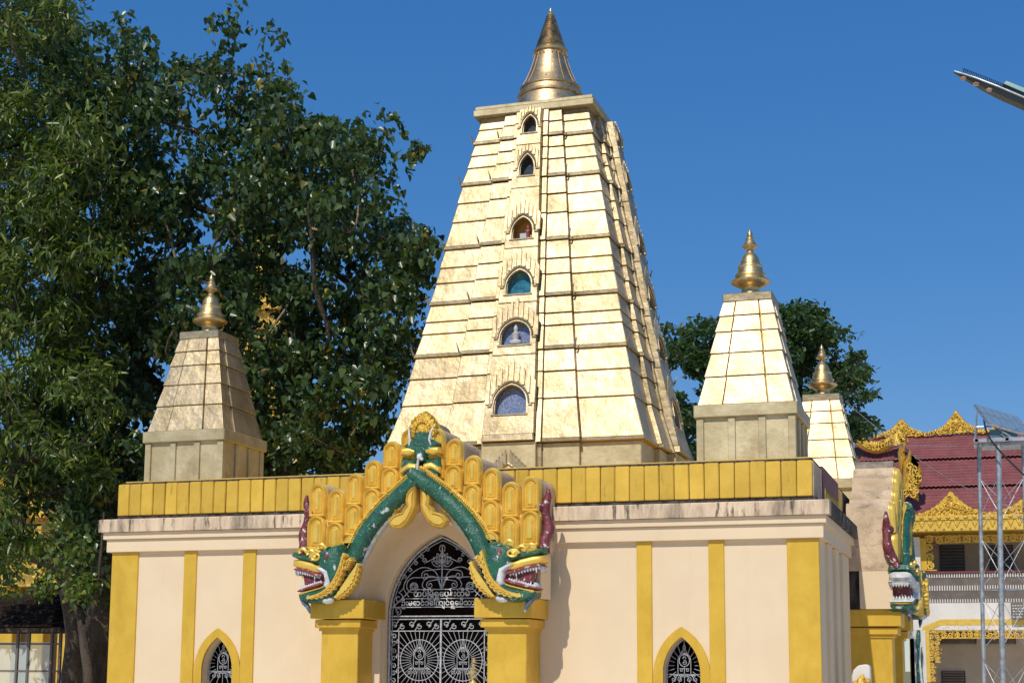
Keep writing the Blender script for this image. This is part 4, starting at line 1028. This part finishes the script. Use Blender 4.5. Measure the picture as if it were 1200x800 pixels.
# tree behind on the right
rt = thing('spreading_tree', (-9.0, 62, 0), 'dark green spreading tree with tiered branches behind the right turret', 'tree')
polyr = [(776, 420), (782, 385), (800, 376), (820, 378), (838, 366), (870, 372), (905, 358), (930, 354), (960, 362), (988, 378), (992, 392), (968, 402), (1000, 412), (1022, 425), (1024, 436), (1000, 442), (1022, 452), (1026, 462), (1006, 476), (1018, 488), (1044, 500), (1040, 506), (1000, 512), (1000, 560), (780, 560)]
def densr(x, z): return 1 if x < 960 else .75
cl = crown_points(polyr, (58, 66), 300, dens=densr)
grow(None, [(-8.2, 62, -.1), (-8.2, 62, 3), (-8.0, 62, 6), (-7.8, 62, 8.5)], interp([.6, .35], 13), cl, M['bark'], M['bark'], rt, .02, 10)
leaves('crown', leaf_cloud(cl, 95, .72, .38), .26, 'tuft', M['farleaf'], rt, .1)

# ------------------------------------------------------------------ far gilded shrines seen through the leaves
def tier_shrine(name, x0, x1, ytop, ybase, Y, label, n=5):
    a, b_ = at(x0, ybase, Y), at(x1, ybase, Y); top = at((x0+x1)/2, ytop, Y).z; cx = (a.x+b_.x)/2; hw = (b_.x-a.x)/2; z0 = max(2.5, a.z)
    t = thing(name, (cx, Y, 0), label, 'shrine')
    MB().box(cx-hw, cx+hw, Y-hw, Y+hw, 0, z0).build('wall', M['yellow'], t)
    for i in range(5): 
        x = cx-hw+.1+i*(2*hw-.5)/4; MB().box(x, x+.3, Y-hw-.06, Y-hw, 0, z0-.01).build('column', M['yellow'], t)
    H = (top-z0)/(n+1.2)
    for i in range(n):
        h = hw*(1.12-.17*i); z = z0+i*H; h2 = h*.72
        MB().hexa([(cx-h, Y-h, z), (cx+h, Y-h, z), (cx+h, Y+h, z), (cx-h, Y+h, z), (cx-h2, Y-h2, z+H*.5), (cx+h2, Y-h2, z+H*.5), (cx+h2, Y+h2, z+H*.5), (cx-h2, Y+h2, z+H*.5)]).build('roof', M['farcopper'], t)
        MB().box(cx-h2, cx+h2, Y-h2, Y+h2, z+H*.5, z+H).build('storey', M['farcopper'], t)
        b = MB(); nn = 9
        for j in range(nn):
            x = cx-h+2*h*j/(nn-1); hh = H*(.32 if j not in (0, nn//2, nn-1) else .6)
            inset_relief([(x-h/nn, z), (x+h/nn, z), (x+h/nn*.4, z+hh*.5), (x, z+hh), (x-h/nn*.4, z+hh*.5)], lambda u, v, d: (u, Y-h-.02+d, v), 0, [(.03, .08)], .15, b)
        b.build('eave_ornament', M['ornagold'], t)
    MB().lathe([(hw*.3, z0+n*H), (hw*.25, z0+n*H+H*.3), (hw*.1, z0+n*H+H*.7), (.02, z0+n*H+H*1.2)], (cx, Y, 0), 12).build('spire', M['finialgold'], t, smooth=True)
    return t
tier_shrine('gilded_shrine', 268, 345, 252, 400, 62, 'tiered gilt and maroon roof glimpsed through the fig leaves above the left turret')
tier_shrine('gilded_shrine', 100, 152, 470, 600, 52, 'gilded roof glimpsed through leaves just left of the parapet corner', 4)
tier_shrine('gilded_shrine', -10, 82, 490, 690, 47, 'wide gilded roofed shrine glimpsed behind the leaves at the far left', 4)
# yellow hall behind the pavilion
yh = thing('yellow_hall', (-31, 44, 0), 'yellow columned hall in the shade behind the glazed pavilion at lower left', 'building')
A = at(-60, 700, 43); B = at(84, 700, 43)
MB().box(A.x, B.x, 44, 50, 0, 4.2).build('wall', M['greywall'], yh)
for i, px_ in enumerate((8, 44, 76, -20)):
    c = at(px_, 760, 43.3); MB().box(c.x-.25, c.x+.25, 43.2, 43.7, 0, 4.2).build('column', M['yellow'], yh, bevel=.02)
    MB().box(c.x-.32, c.x+.32, 43.13, 43.77, 0, .9).build('column_base', M['maroonwood'], yh, bevel=.02)
MB().box(A.x-.5, B.x+.3, 42.8, 50.5, 4.2, 4.6).build('roof', M['farcopper'], yh)
# glazed pavilion lower left
pv = thing('glazed_pavilion', (-23, 33, 0), 'small dark roofed pavilion with glass panels and thin posts at lower left', 'pavilion')
q = [at(-40, 735, 31.5), at(72, 733, 31.5), at(60, 708, 34), at(-40, 690, 34)]
zr = q[0].z; x1 = q[1].x
rb = MB(); 
rb.hexa([(-30, 31.3, zr-.04), (x1+.1, 31.3, zr-.04), (x1+.1, 36, zr-.04), (-30, 36, zr-.04), (-29, 33.4, zr+.85), (x1-1.3, 33.4, zr+.85), (x1-1.3, 34, zr+.85), (-29, 34, zr+.85)])
rb.build('roof', M['greyroof'], pv)
for i in range(7):      # lapped roof boards
    t0_, t1_ = i/7, (i+1)/7; yb, yt = 31.3+2.1*t0_, 31.3+2.1*t1_; zb_, zt_ = zr-.02+.89*t0_, zr-.02+.89*t1_
    for j in range(10):
        xa_, xb_ = -29.8+j*.99+random.uniform(-.03, .03), -29.8+(j+1)*.99-.02; xb_ = min(xb_, x1+.1-1.3*t1_)
        if xb_-xa_ < .15: continue
        d_ = random.uniform(.02, .05); MB().hexa([(xa_, yb-.06, zb_+.0), (xb_, yb-.06, zb_+.0), (xb_, yt, zt_), (xa_, yt, zt_), (xa_, yb-.06, zb_+.03+d_), (xb_, yb-.06, zb_+.03+d_), (xb_, yt, zt_+.03), (xa_, yt, zt_+.03)]).build('roof_board', M['greyroof'], pv)
MB().box(-30, x1+.14, 31.24, 31.32, zr-.12, zr+.0).build('fascia', M['bark'], pv)
for px_ in (-30, 20, 33, 60, 70):
    c = at(px_, 770, 31.6); MB().box(c.x-.03, c.x+.03, 31.57, 31.64, 0, zr-.12).build('post', M['railpanel'], pv)
b = MB()
for zz_ in (1.45, 2.1): b.box(-28, x1-.1, 31.59, 31.62, zz_, zz_+.04)
b.build('rail', M['railpanel'], pv)
gm = bpy.data.materials.new('clear_glass'); gm.use_nodes = True
bs = gm.node_tree.nodes['Principled BSDF']; bs.inputs['Base Color'].default_value = (.75, .85, .85, 1); bs.inputs['Roughness'].default_value = .05; bs.inputs['Alpha'].default_value = .35
for (pa, pb) in ((-30, 20), (20, 60)):
    a, c = at(pa, 770, 31.6), at(pb, 770, 31.6); MB().box(a.x+.05, c.x-.05, 31.6, 31.612, .3, zr-.35).build('glass_panel', gm, pv)

# ------------------------------------------------------------------ monastery building on the right (Y about 75)
YM = 75.0
mon = thing('monastery', (2, YM+5, 0), 'two storey white monastery with maroon tiled roof, gilt eaves and a balcony', 'building')
def X_(px, py=650, Y=YM): return at(px, py, Y).x
def Z_(px, py, Y=YM): return at(px, py, Y).z
x0 = X_(1066); x1 = x0+24
zg = Z_(1130, 738); zf = Z_(1130, 706); zrail = Z_(1130, 669); zeave = Z_(1130, 622); zridge = Z_(1100, 513, YM+4)
MB().box(x0+.1, x1, YM+2.6, YM+9, 0, zeave+.2).build('wall', M['greywall'], mon)
MB().box(x0, x1, YM-.1, YM+2.6, zg, zf).build('balcony_floor', M['white_wall'], mon, bevel=.02)
MB().box(x0-.1, x0+.62, YM-.2, YM+.5, 0, zg-.002).build('column', M['white_wall'], mon)
MB().box(x0-.02, x0+.50, YM-.12, YM+.45, zf, zeave-.25).build('column', M['white_wall'], mon)
for i in (1, 2): MB().box(x0+i*8.6, x0+i*8.6+.5, YM-.12, YM+.45, zf, zeave-.25).build('column', M['white_wall'], mon); MB().box(x0+i*8.6, x0+i*8.6+.6, YM-.2, YM+.5, 0, zg-.002).build('column', M['white_wall'], mon)
MB().box(x0-.2, x0+.1, YM+1, YM+9, 0, zeave).build('wall', M['yellow'], mon)
# windows on both floors
def louvre(px0, px1, py0, py1, nm='window'):
    a, c = at(px0, py1, YM+2.5), at(px1, py0, YM+2.5)
    w = MB().box(a.x, c.x, YM+2.52, YM+2.62, a.z, c.z).build(nm, M['blackpaint'], mon)
    b = MB(); n = 9
    for i in range(n): 
        z = a.z+(c.z-a.z)*(i+.15)/n; b.hexa([(a.x+.06, YM+2.49, z), (c.x-.06, YM+2.49, z), (c.x-.06, YM+2.51, z), (a.x+.06, YM+2.51, z), (a.x+.06, YM+2.44, z+.07), (c.x-.06, YM+2.44, z+.07), (c.x-.06, YM+2.46, z+.07), (a.x+.06, YM+2.46, z+.07)])
    b.build('slat', M['railpanel'], w)
louvre(1102, 1130, 638, 672); louvre(1160, 1187, 638, 672); louvre(1104, 1131, 786, 812); louvre(1102, 1144, 742, 754, 'transom_window'); louvre(1155, 1190, 742, 754, 'transom_window')
# balcony rail
rl = MB().box(x0+.5, x1, YM-.16, YM-.04, zrail-.10, zrail).build('handrail', M['maroonwood'], mon, bevel=.01)
hR = zrail-.10-zf
for (f0, f1) in ((.60, .86), (.14, .40)):
    MB().box(x0+.5, x1, YM-.09, YM-.05, zf+hR*f0-.02, zf+hR*f0+hR*.22).build('rail_panel', M['railpanel'], rl)
b = MB(); xx = x0+.52
while xx < x1:
    for f0, hh in ((.86, .13), (.42, .17), (.01, .12)):
        b.box(xx, xx+.045, YM-.12, YM-.08, zf+hR*f0, zf+hR*(f0+hh))
    xx += .115
b.build('baluster', M['white_wall'], rl, kind='stuff')
MB().box(x0+.5, x1, YM-.075, YM-.055, zf, zrail-.1).build('rail_panel', M['railpanel'], rl)
# carved friezes (pierced scroll boards)
def scroll_board(px0, px1, py0, py1, Y, parent, mt, name='carved_frieze', cell=.42):
    a, c = at(px0, py1, Y), at(px1, py0, Y); b = MB()
    b.box(a.x, c.x, Y+.05, Y+.08, a.z, c.z) if False else None
    nx = max(1, int((c.x-a.x)/cell)); nz = max(1, round((c.z-a.z)/cell))
    for i in range(nx):
        for j in range(nz):
            cx = a.x+(i+.5)*(c.x-a.x)/nx; cz = a.z+(j+.5)*(c.z-a.z)/nz; s = 1 if (i+j) % 2 else -1
            spiral(b, cx, cz, cell*.48, Y, 1.5, random.uniform(0, 6), s, .15*cell, n=12)
            for q in range(3): b.ball((cx+random.uniform(-.2, .2), Y-.02, cz+random.uniform(-.2, .2)), .05, 5, 3)
    for z in (a.z, c.z): b.box(a.x, c.x, Y-.03, Y+.05, z-.03, z+.03)
    return b.build(name, mt, parent)
scroll_board(1084, 1400, 622, 636, YM+.1, mon, M['ornagold'])
scroll_board(1082, 1097, 636, 668, YM+.1, mon, M['ornagold'])
MB().box(x0+.5, X_(1086), YM+.05, YM+.15, Z_(1084, 668), zeave-.3).build('frieze_board', M['yellow'], mon)
# lower storey gilt frame
scroll_board(1102, 1400, 732, 747, YM-.05, mon, M['ornagold'], cell=.30)
scroll_board(1089, 1101, 736, 775, YM-.05, mon, M['ornagold'], cell=.26)
scroll_board(1089, 1096, 775, 797, YM-.05, mon, M['ornagold'], cell=.3)
XX = lambda q: X_(q, 740)
MB().plate([(XX(1081), Z_(1081, 799)), (XX(1089), Z_(1089, 799)), (XX(1089), Z_(1089, 739)), (XX(1104), Z_(1104, 732.5)), (x1, Z_(1104, 732.5)), (x1, Z_(1104, 725)), (XX(1103), Z_(1103, 725)), (XX(1081), Z_(1081, 734))], [], fy(YM-.12), 0, .12).build('gilt_frame', M['paintgold'], mon, bevel=.02)
MB().box(XX(1066), XX(1071), YM-.2, YM-.1, 0, Z_(1066, 748)).build('gilt_strip', M['paintgold'], mon)
# snake moulding on the white column
c = at(1077.5, 770, YM-.25)
MB().tube([(c.x, YM-.3, Z_(1077, 738)), (c.x-.05, YM-.33, Z_(1077, 752)), (c.x+.05, YM-.33, Z_(1077, 766)), (c.x-.03, YM-.33, Z_(1077, 780)), (c.x+.04, YM-.33, .2)], [.08, .13, .13, .15, .17], 8).build('serpent_relief', M['green'], mon, smooth=True)
MB().tube([(c.x+.1, YM-.42, Z_(1077, 752)), (c.x+.02, YM-.45, Z_(1077, 775)), (c.x+.12, YM-.45, .4)], [.03, .05, .06], 6).build('serpent_relief', M['white'], mon, smooth=True)
# roof: tiled in three tiers
def roof_tier(z0, z1, y0, y1, xa, xb, rows, nm='roof_tiles'):
    cols = int((xb-xa)/.11); vs = []; fs = []; R = rows*2
    for j in range(R+1):
        t = (j//2)/rows if j % 2 == 0 else ((j+1)//2)/rows
        lift = .0 if j % 2 else .022
        for i in range(cols+1):
            x = xa+(xb-xa)*i/cols; w = .022*math.cos(PI*i)
            vs.append((x, y0+(y1-y0)*t-lift*.5, z0+(z1-z0)*t+w+lift*(1 if j % 2 == 0 else 0)))
    C1 = cols+1
    for j in range(R):
        for i in range(cols): a = j*C1+i; fs.append((a, a+1, a+C1+1, a+C1))
    MB().add(vs, fs).build(nm, M['rooftile'], mon, normals=False, kind='stuff')
xa = X_(1000, 520, YM+3); xb = x1
ye, yr = YM-1.0, YM+4.2; zA = Z_(1130, 607, YM-1.0)
T = [(0, .36), (.36, .69), (.69, 1)]
for i, (a, c) in enumerate(T):
    lift = .10*(2-i)*0+.0
    f = lambda t: (zA+(zridge-zA)*t, ye+(yr-ye)*t)
    za, ya = f(a); zb, yb = f(c)
    roof_tier(za+.08*i, zb+.08*i, ya-.10*(1 if i else 0), yb, xa, xb, 9)
MB().hexa([(xa, ye, zA-.12), (xb, ye, zA-.12), (xb, yr+5.2, zA-.12), (xa, yr+5.2, zA-.12), (xa, yr-.1, zridge-.1), (xb, yr-.1, zridge-.1), (xb, yr+.1, zridge-.1), (xa, yr+.1, zridge-.1)]).build('roof', M['maroonwood'], mon)
# gilt flame crests
def crest(pxs, pxe, pypk, pybase, Y, parent, pyend=None, peak=None, n=14):
    a, c = at(pxs, pybase, Y), at(pxe, pybase, Y); pk = at((pxs+pxe)/2 if peak is None else peak, pypk, Y); b = MB()
    zb = (a.z+c.z)/2; H = pk.z-zb; hw = (c.x-a.x)/2; cx = pk.x
    prof = []
    for i in range(n+1):
        u = i/n; prof.append((u, .12+.88*(1-u)**2.0*(1+.0*u)+ (.05 if i % 2 else 0)))
    ol = [(cx+u*hw, zb+h*H) for u, h in prof]; ol2 = [(cx-u*hw, zb+h*H) for u, h in prof[1:]][::-1]
    poly_ = ol2+ol
    poly_ = [(cx-hw, zb)]+poly_+[(cx+hw, zb)]
    mp = lambda u, v, d: (u, Y+d, v)
    inset_relief(poly_, mp, 0, [(.035, .08)], .2, b)
    for i in range(int(60)):
        u = random.uniform(-1, 1); u = u*abs(u)**.3; hmax = (.12+.88*(1-abs(u))**2)*H
        v = random.uniform(.05, .88)*hmax; r = random.uniform(.05, .10)
        if random.random() < .5: b.ball((cx+u*hw, Y-.08, zb+v), (r, .09, r*1.2), 6, 4)
        else: spiral(b, cx+u*hw, zb+v, r*1.3, Y-.12, 1.2, random.uniform(0, 6), random.choice((-1, 1)), .028, n=8)
    for s in (-1, 1):
        for k in range(4): spiral(b, cx+s*(.09+.13*k)*hw*1.3, zb+H*(.42-.075*k), .16-.02*k, Y-.13, 1.3, 0, s, .04, n=10)
    b.ball((cx, Y-.1, zb+H*.45), (.16, .12, .2), 8, 5)
    return b.build('gilt_crest', M['ornagold'], parent, smooth=50)
crest(1024, 1088, 490, 512, YM+4.1, mon); crest(1089, 1151, 480, 508, YM+4.1, mon); crest(1150, 1222, 485, 506, YM+4.1, mon)
crest(1068, 1160, 575, 606, YM-1.05, mon, n=18); crest(1156, 1262, 574, 603, YM-1.05, mon, n=18)
b = MB(); za = Z_(1130, 606, YM-1.1)
b.box(X_(1069), xb, YM-1.25, YM-1.0, za-.10, za+.10); b.box(X_(1069), xb, YM-1.18, YM-1.0, za-.62, za-.10); b.build('gilt_fascia', M['paintgold'], mon)
b = MB(); xx = X_(1069)+.15
while xx < xb:
    inset_relief([(xx-.17, za-.14), (xx+.17, za-.14), (xx+.05, za-.42), (xx, za-.50), (xx-.05, za-.42)], lambda u, v, d: (u, YM-1.19+d, v), 0, [(.03, .05)], .02, b)
    b.ball((xx+.2, YM-1.2, za-.52), .06, 6, 4); b.ball((xx, YM-1.27, za), (.12, .05, .06), 6, 4); xx += .40
b.build('fascia_ornament', M['ornagold'], mon, smooth=50)
MB().box(x0, xb, YM-.95, YM+2.6, zeave-.05, zeave+.02).build('eave_soffit', M['yellow'], mon)
# ridge edge on the left and the big gilt flame finial
b = MB()
pts = [(1000, 503), (1008, 518), (1025, 526), (1040, 522), (1052, 512), (1060, 520)]
P = smoothpath([at(x, y_, YM+2.6) for x, y_ in pts], 5); b.tube(P, .26, 8)
for i, q in enumerate(P): 
    b.ball(q+Vector((0, -.22, .18)), (.13, .12, .2), 6, 4); spiral(b, q.x, q.z+.1, .2, q.y-.28, 1.2, i, 1, .05, n=8)
b.tube([at(1052, 522, YM+2.4), at(1050, 512, YM+2.4), at(1054, 502, YM+2.4)], [.3, .2, .02], 8)
b.build('gilt_barge_scroll', M['ornagold'], mon, smooth=True)
b = MB()
def flm(pts, Y, rise=.16):
    ol = [(at(980+x/3.333, 500+y_/3.333, Y).x, at(980+x/3.333, 500+y_/3.333, Y).z) for x, y_ in pts]
    inset_relief(ol, lambda u, v, d: (u, Y+d, v), 0, [(.06, rise*.6), (.08, rise*.4), (.07, -.08)], .3, b)
flm([(255, 235), (262, 180), (262, 140), (278, 120), (285, 85), (298, 100), (296, 140), (292, 165), (300, 185), (318, 172), (322, 142), (334, 172), (334, 212), (318, 245), (322, 290), (296, 275), (272, 262)], YM-.8)
flm([(240, 100), (250, 70), (262, 95), (272, 118), (262, 150), (256, 190), (246, 150)], YM-.6)
flm([(262, 60), (275, 40), (270, 90), (262, 110), (254, 92)], YM-.6)
for k in range(16):
    q = at(random.uniform(1058, 1077), random.uniform(545, 580), YM-.98); spiral(b, q.x, q.z, .2, q.y-.05, 1.3, random.uniform(0, 6), 1, .05, n=9)
b.build('gilt_flame', M['ornagold'], mon, smooth=50)
# small dark plaque on the balcony edge
pq = tag(MB().box(X_(1182), X_(1197), YM-.42, YM-.36, Z_(1190, 726), Z_(1190, 706)).build('plaque', M['railpanel'], None, bevel=.01), 'small dark plaque with rows of pale writing hanging on the balcony edge', 'sign')
b = MB()
for r_ in range(5):
    zz_ = Z_(1190, 709+3.3*r_); xx = X_(1184)
    while xx < X_(1195): w_ = random.uniform(.04, .11); b.box(xx, xx+w_, YM-.44, YM-.423, zz_-.05, zz_); xx += w_+.05
b.build('writing_rows', M['white'], pq)
# small finial at bottom right in front of the porch
gp = at(1008, 790, 25.5)
gf = thing('white_gatepost_finial', (gp.x, 25.5, 0), 'small white rounded post top with a gilt flame beside the right corner', 'post')
b = MB(); ol = [(gp.x-.13, 1.0), (gp.x+.17, 1.0), (gp.x+.17, 1.66), (gp.x+.12, 1.70), (gp.x-.02, 1.68), (gp.x-.10, 1.60), (gp.x-.13, 1.5)]
b.plate(ol, [], fy(25.4), 0, .25); b.box(gp.x-.13, gp.x+.17, 25.4, 25.65, 0, 1.0); b.build('post', M['white_wall'], gf, bevel=.02)
b = MB().tube([(gp.x+.02, 25.34, 1.3), (gp.x+.03, 25.33, 1.45), (gp.x+.06, 25.33, 1.54)], [.09, .07, .01], 7); b.ball((gp.x-.06, 25.34, 1.38), .06); b.ball((gp.x+.12, 25.34, 1.42), .06); b.build('gilt_flame', M['ornagold'], gf, smooth=True)

# ------------------------------------------------------------------ solar panel mast
YS = 26.0
sol = thing('solar_mast', (at(1170, 700, YS).x, YS, 0), 'slender steel lattice mast carrying a tilted solar panel at the right edge', 'mast')
bx = [at(1157, 700, YS).x, at(1171.5, 700, YS).x]; ztop = 5.32
legs = [(at(1147, 525, YS).x, at(1153, 800, YS).x, YS+.25), (at(1170, 520, YS-.1).x, at(1175, 800, YS-.1).x, YS-.1), (at(1199, 520, YS+.2).x, at(1207, 800, YS+.2).x, YS+.2), (at(1178, 520, YS+.6).x, at(1184, 800, YS+.6).x, YS+.6)]
L4 = []
for i, (xt, xb_, yy) in enumerate(legs[:3]):
    pt = Vector((xt, yy, ztop)); pb = Vector((xb_, yy, 1.35)); pb = pt+(pb-pt)*(ztop/(ztop-1.35)); L4.append((pt, pb))
    MB().tube([pb, pt], .036 if i != 1 else .048, 8).build('leg', M['galv'], sol, smooth=True)
b = MB()
def rod(i, ti, j, tj, r=.0065): b.tube([L4[i][0].lerp(L4[i][1], ti), L4[j][0].lerp(L4[j][1], tj)], r, 4)
for k in range(5):
    t = .10+k*.19
    rod(0, t, 1, t+.12); rod(1, t, 0, t+.12); rod(1, t, 2, t+.15); rod(2, t, 1, t+.15); rod(0, t, 2, t+.15, .007); rod(2, t, 0, t+.15, .007)
for t in (.45, .78): rod(0, t, 1, t, .014); rod(1, t, 2, t, .014); rod(0, t, 2, t, .014)
b.build('brace', M['galv'], sol)
b = MB(); xl, xr_ = at(1141, 520, YS).x, at(1222, 525, YS).x
b.box(xl, xr_, YS-.2, YS-.14, 5.335, 5.40); b.box(xl, xr_, YS+.5, YS+.56, 5.335, 5.40); b.box(xl+.02, xl+.08, YS-.2, YS+.55, 5.34, 5.395); b.box(xl+.5, xl+.56, YS-.2, YS+.55, 5.34, 5.395); b.box(xl+.12, xr_, YS-.12, YS+.45, 5.28, 5.33)
b.build('platform', M['galv'], sol, bevel=.004)
b = MB(); b.box(at(1160, 515, YS).x, at(1192, 515, YS).x, YS-.05, YS+.35, 5.402, 5.56); b.build('battery_box', M['lampteal'], sol, bevel=.01)
TL, TR, BR, BL = at(1142, 473, 26.75), at(1190, 481, 26.95), at(1212, 511, 25.95), at(1159, 495.5, 25.8)
TR = TL+(BR-BL); 
nrm = (TR-TL).cross(BL-TL).normalized(); 
if nrm.z < 0: nrm = -nrm
pn = MB().hexa([TL-nrm*.04, TR-nrm*.04, BR-nrm*.04, BL-nrm*.04, TL, TR, BR, BL]).build('solar_panel', M['galv'], sol)
b = MB(); 
for i in range(6):
    for j in range(2):
        for kx in range(1):
            u0, u1 = (i+.07)/6, (i+.93)/6; v0, v1 = (j+.08)/2, (j+.92)/2
            Pq = lambda u, v, h: TL+(TR-TL)*u+(BL-TL)*v+nrm*h
            for h_ in (.004, -.045): b.hexa([Pq(u0, v0, h_-.002), Pq(u1, v0, h_-.002), Pq(u1, v1, h_-.002), Pq(u0, v1, h_-.002), Pq(u0, v0, h_+.003), Pq(u1, v0, h_+.003), Pq(u1, v1, h_+.003), Pq(u0, v1, h_+.003)])
b.build('cell', M['cell'], pn)
b = MB(); a = Vector((xl+.03, YS-.17, 5.4)); c = Vector((xl+.5, YS-.17, 5.4)); tp = TL.lerp(BL, .2)-nrm*.04; md = TL.lerp(BL, .75)-nrm*.04
b.tube([a, tp], .018, 5); b.tube([c, tp], .014, 5); b.tube([a.lerp(tp, .4), c.lerp(tp, .4)], .012, 5); b.tube([c+Vector((.1, 0, 0)), md], .016, 5); b.tube([(xr_-.2, YS+.5, 5.4), TR.lerp(BR, .4)-nrm*.04], .016, 5); b.tube([(xl+.03, YS+.5, 5.4), tp], .016, 5)
b.build('panel_bracket', M['galv'], sol)
MB().tube(smoothpath([at(1153, 492, 26.1), at(1157, 508, 25.7), at(1168, 524, 25.65), at(1185, 542, 25.65), at(1204, 559, 25.65), at(1225, 568, 25.7)], 5), .017, 6).build('cable', M['rubber'], sol, smooth=True)

# ------------------------------------------------------------------ street lamp reaching in from the right
YLm = 14.0
lamp = thing('street_lamp', (2.2, YLm+.2, 0), 'dark pointed street lamp head with three round lenses entering at the upper right', 'street lamp')
A0 = at(1118, 84, YLm); A1 = at(1222, 129, YLm)
dx = (A1-A0).normalized(); upv = Vector((0, 1, 0)).cross(dx)*-1; upv = upv if upv.z > 0 else -upv; dy = Vector((0, 1, 0))
LL = (A1-A0).length
def Lp(s, w, h): return A0+dx*s+dy*w+upv*h
b = MB(); N_ = 12; vs = []; fs = []
for i in range(N_+1):
    t = i/N_; s_ = t*LL; w_ = .012+.10*math.sin(min(1, t*1.6)*PI/2); top = .035*math.sin(min(1, t*1.3)*PI/2); bot = -.012-.040*math.sin(min(1, t*1.6)*PI/2)
    vs += [Lp(s_, -w_, 0), Lp(s_, -w_*.7, top), Lp(s_, 0, top*1.25), Lp(s_, w_*.7, top), Lp(s_, w_, 0), Lp(s_, w_*.6, bot), Lp(s_, -w_*.6, bot)]
for i in range(N_):
    for k in range(7): a = i*7+k; c = i*7+(k+1) % 7; fs.append((a, c, c+7, a+7))
fs += [tuple(range(7)), tuple(range(N_*7, N_*7+7))]
b.add(vs, fs); hd = b.build('lamp_head', M['lampblack'], lamp, smooth=40)
b = MB()
for i in range(26):
    s_ = .07+i*.018; w_ = .03+.08*min(1, s_/.4); b.tube([Lp(s_, -w_, .035), Lp(s_, 0, .062+.01*min(1, s_/.3)), Lp(s_, w_, .035)], .004, 4)
b.build('fin', M['lampblack'], hd)
MB().tube([Lp(.005, -.012, .0), Lp(.2, -.075, .0), Lp(.45, -.108, 0), Lp(LL, -.114, 0)], .008, 5).build('edge_trim', M['galv'], hd)
for s_ in (.115, .25, .385): MB().ball(Lp(s_, -.035-.10*(s_-.1), -.036-.04*(s_-.1)), (.034, .036, .015), 12, 8).build('lens', M['lens'], hd, smooth=True)
MB().hexa([Lp(.46, -.07, .05), Lp(LL, -.07, .05), Lp(LL, .07, .05), Lp(.46, .07, .05), Lp(.47, -.06, .10), Lp(LL, -.06, .11), Lp(LL, .06, .11), Lp(.47, .06, .10)]).build('driver_box', M['lampteal'], hd, bevel=.008)
MB().tube([Lp(LL-.02, 0, .02), Lp(LL+.5, .05, .0), Vector((2.2, YLm+.2, 6.3)), Vector((2.2, YLm+.2, 0))], [.035, .035, .05, .08], 10).build('pole', M['galv'], lamp, smooth=True)

# ------------------------------------------------------------------ wires
def wire(name, a, c, sag, label, r=.012):
    pts = [a.lerp(c, i/14)+Vector((0, 0, -sag*4*(i/14)*(1-i/14))) for i in range(15)]
    return tag(MB().tube(pts, r, 4).build(name, M['galv'], None), label, 'wire')
wire('wire', at(991, 470, 36.4), at(1180, 592, 45), .3, 'thin wire running from the far turret past the maroon roof', .010)
wire('wire', at(1040, 522, 40), at(1122, 522, 42), -.0, 'short thin wire slanting up across the maroon roof', .009).location.z = 0
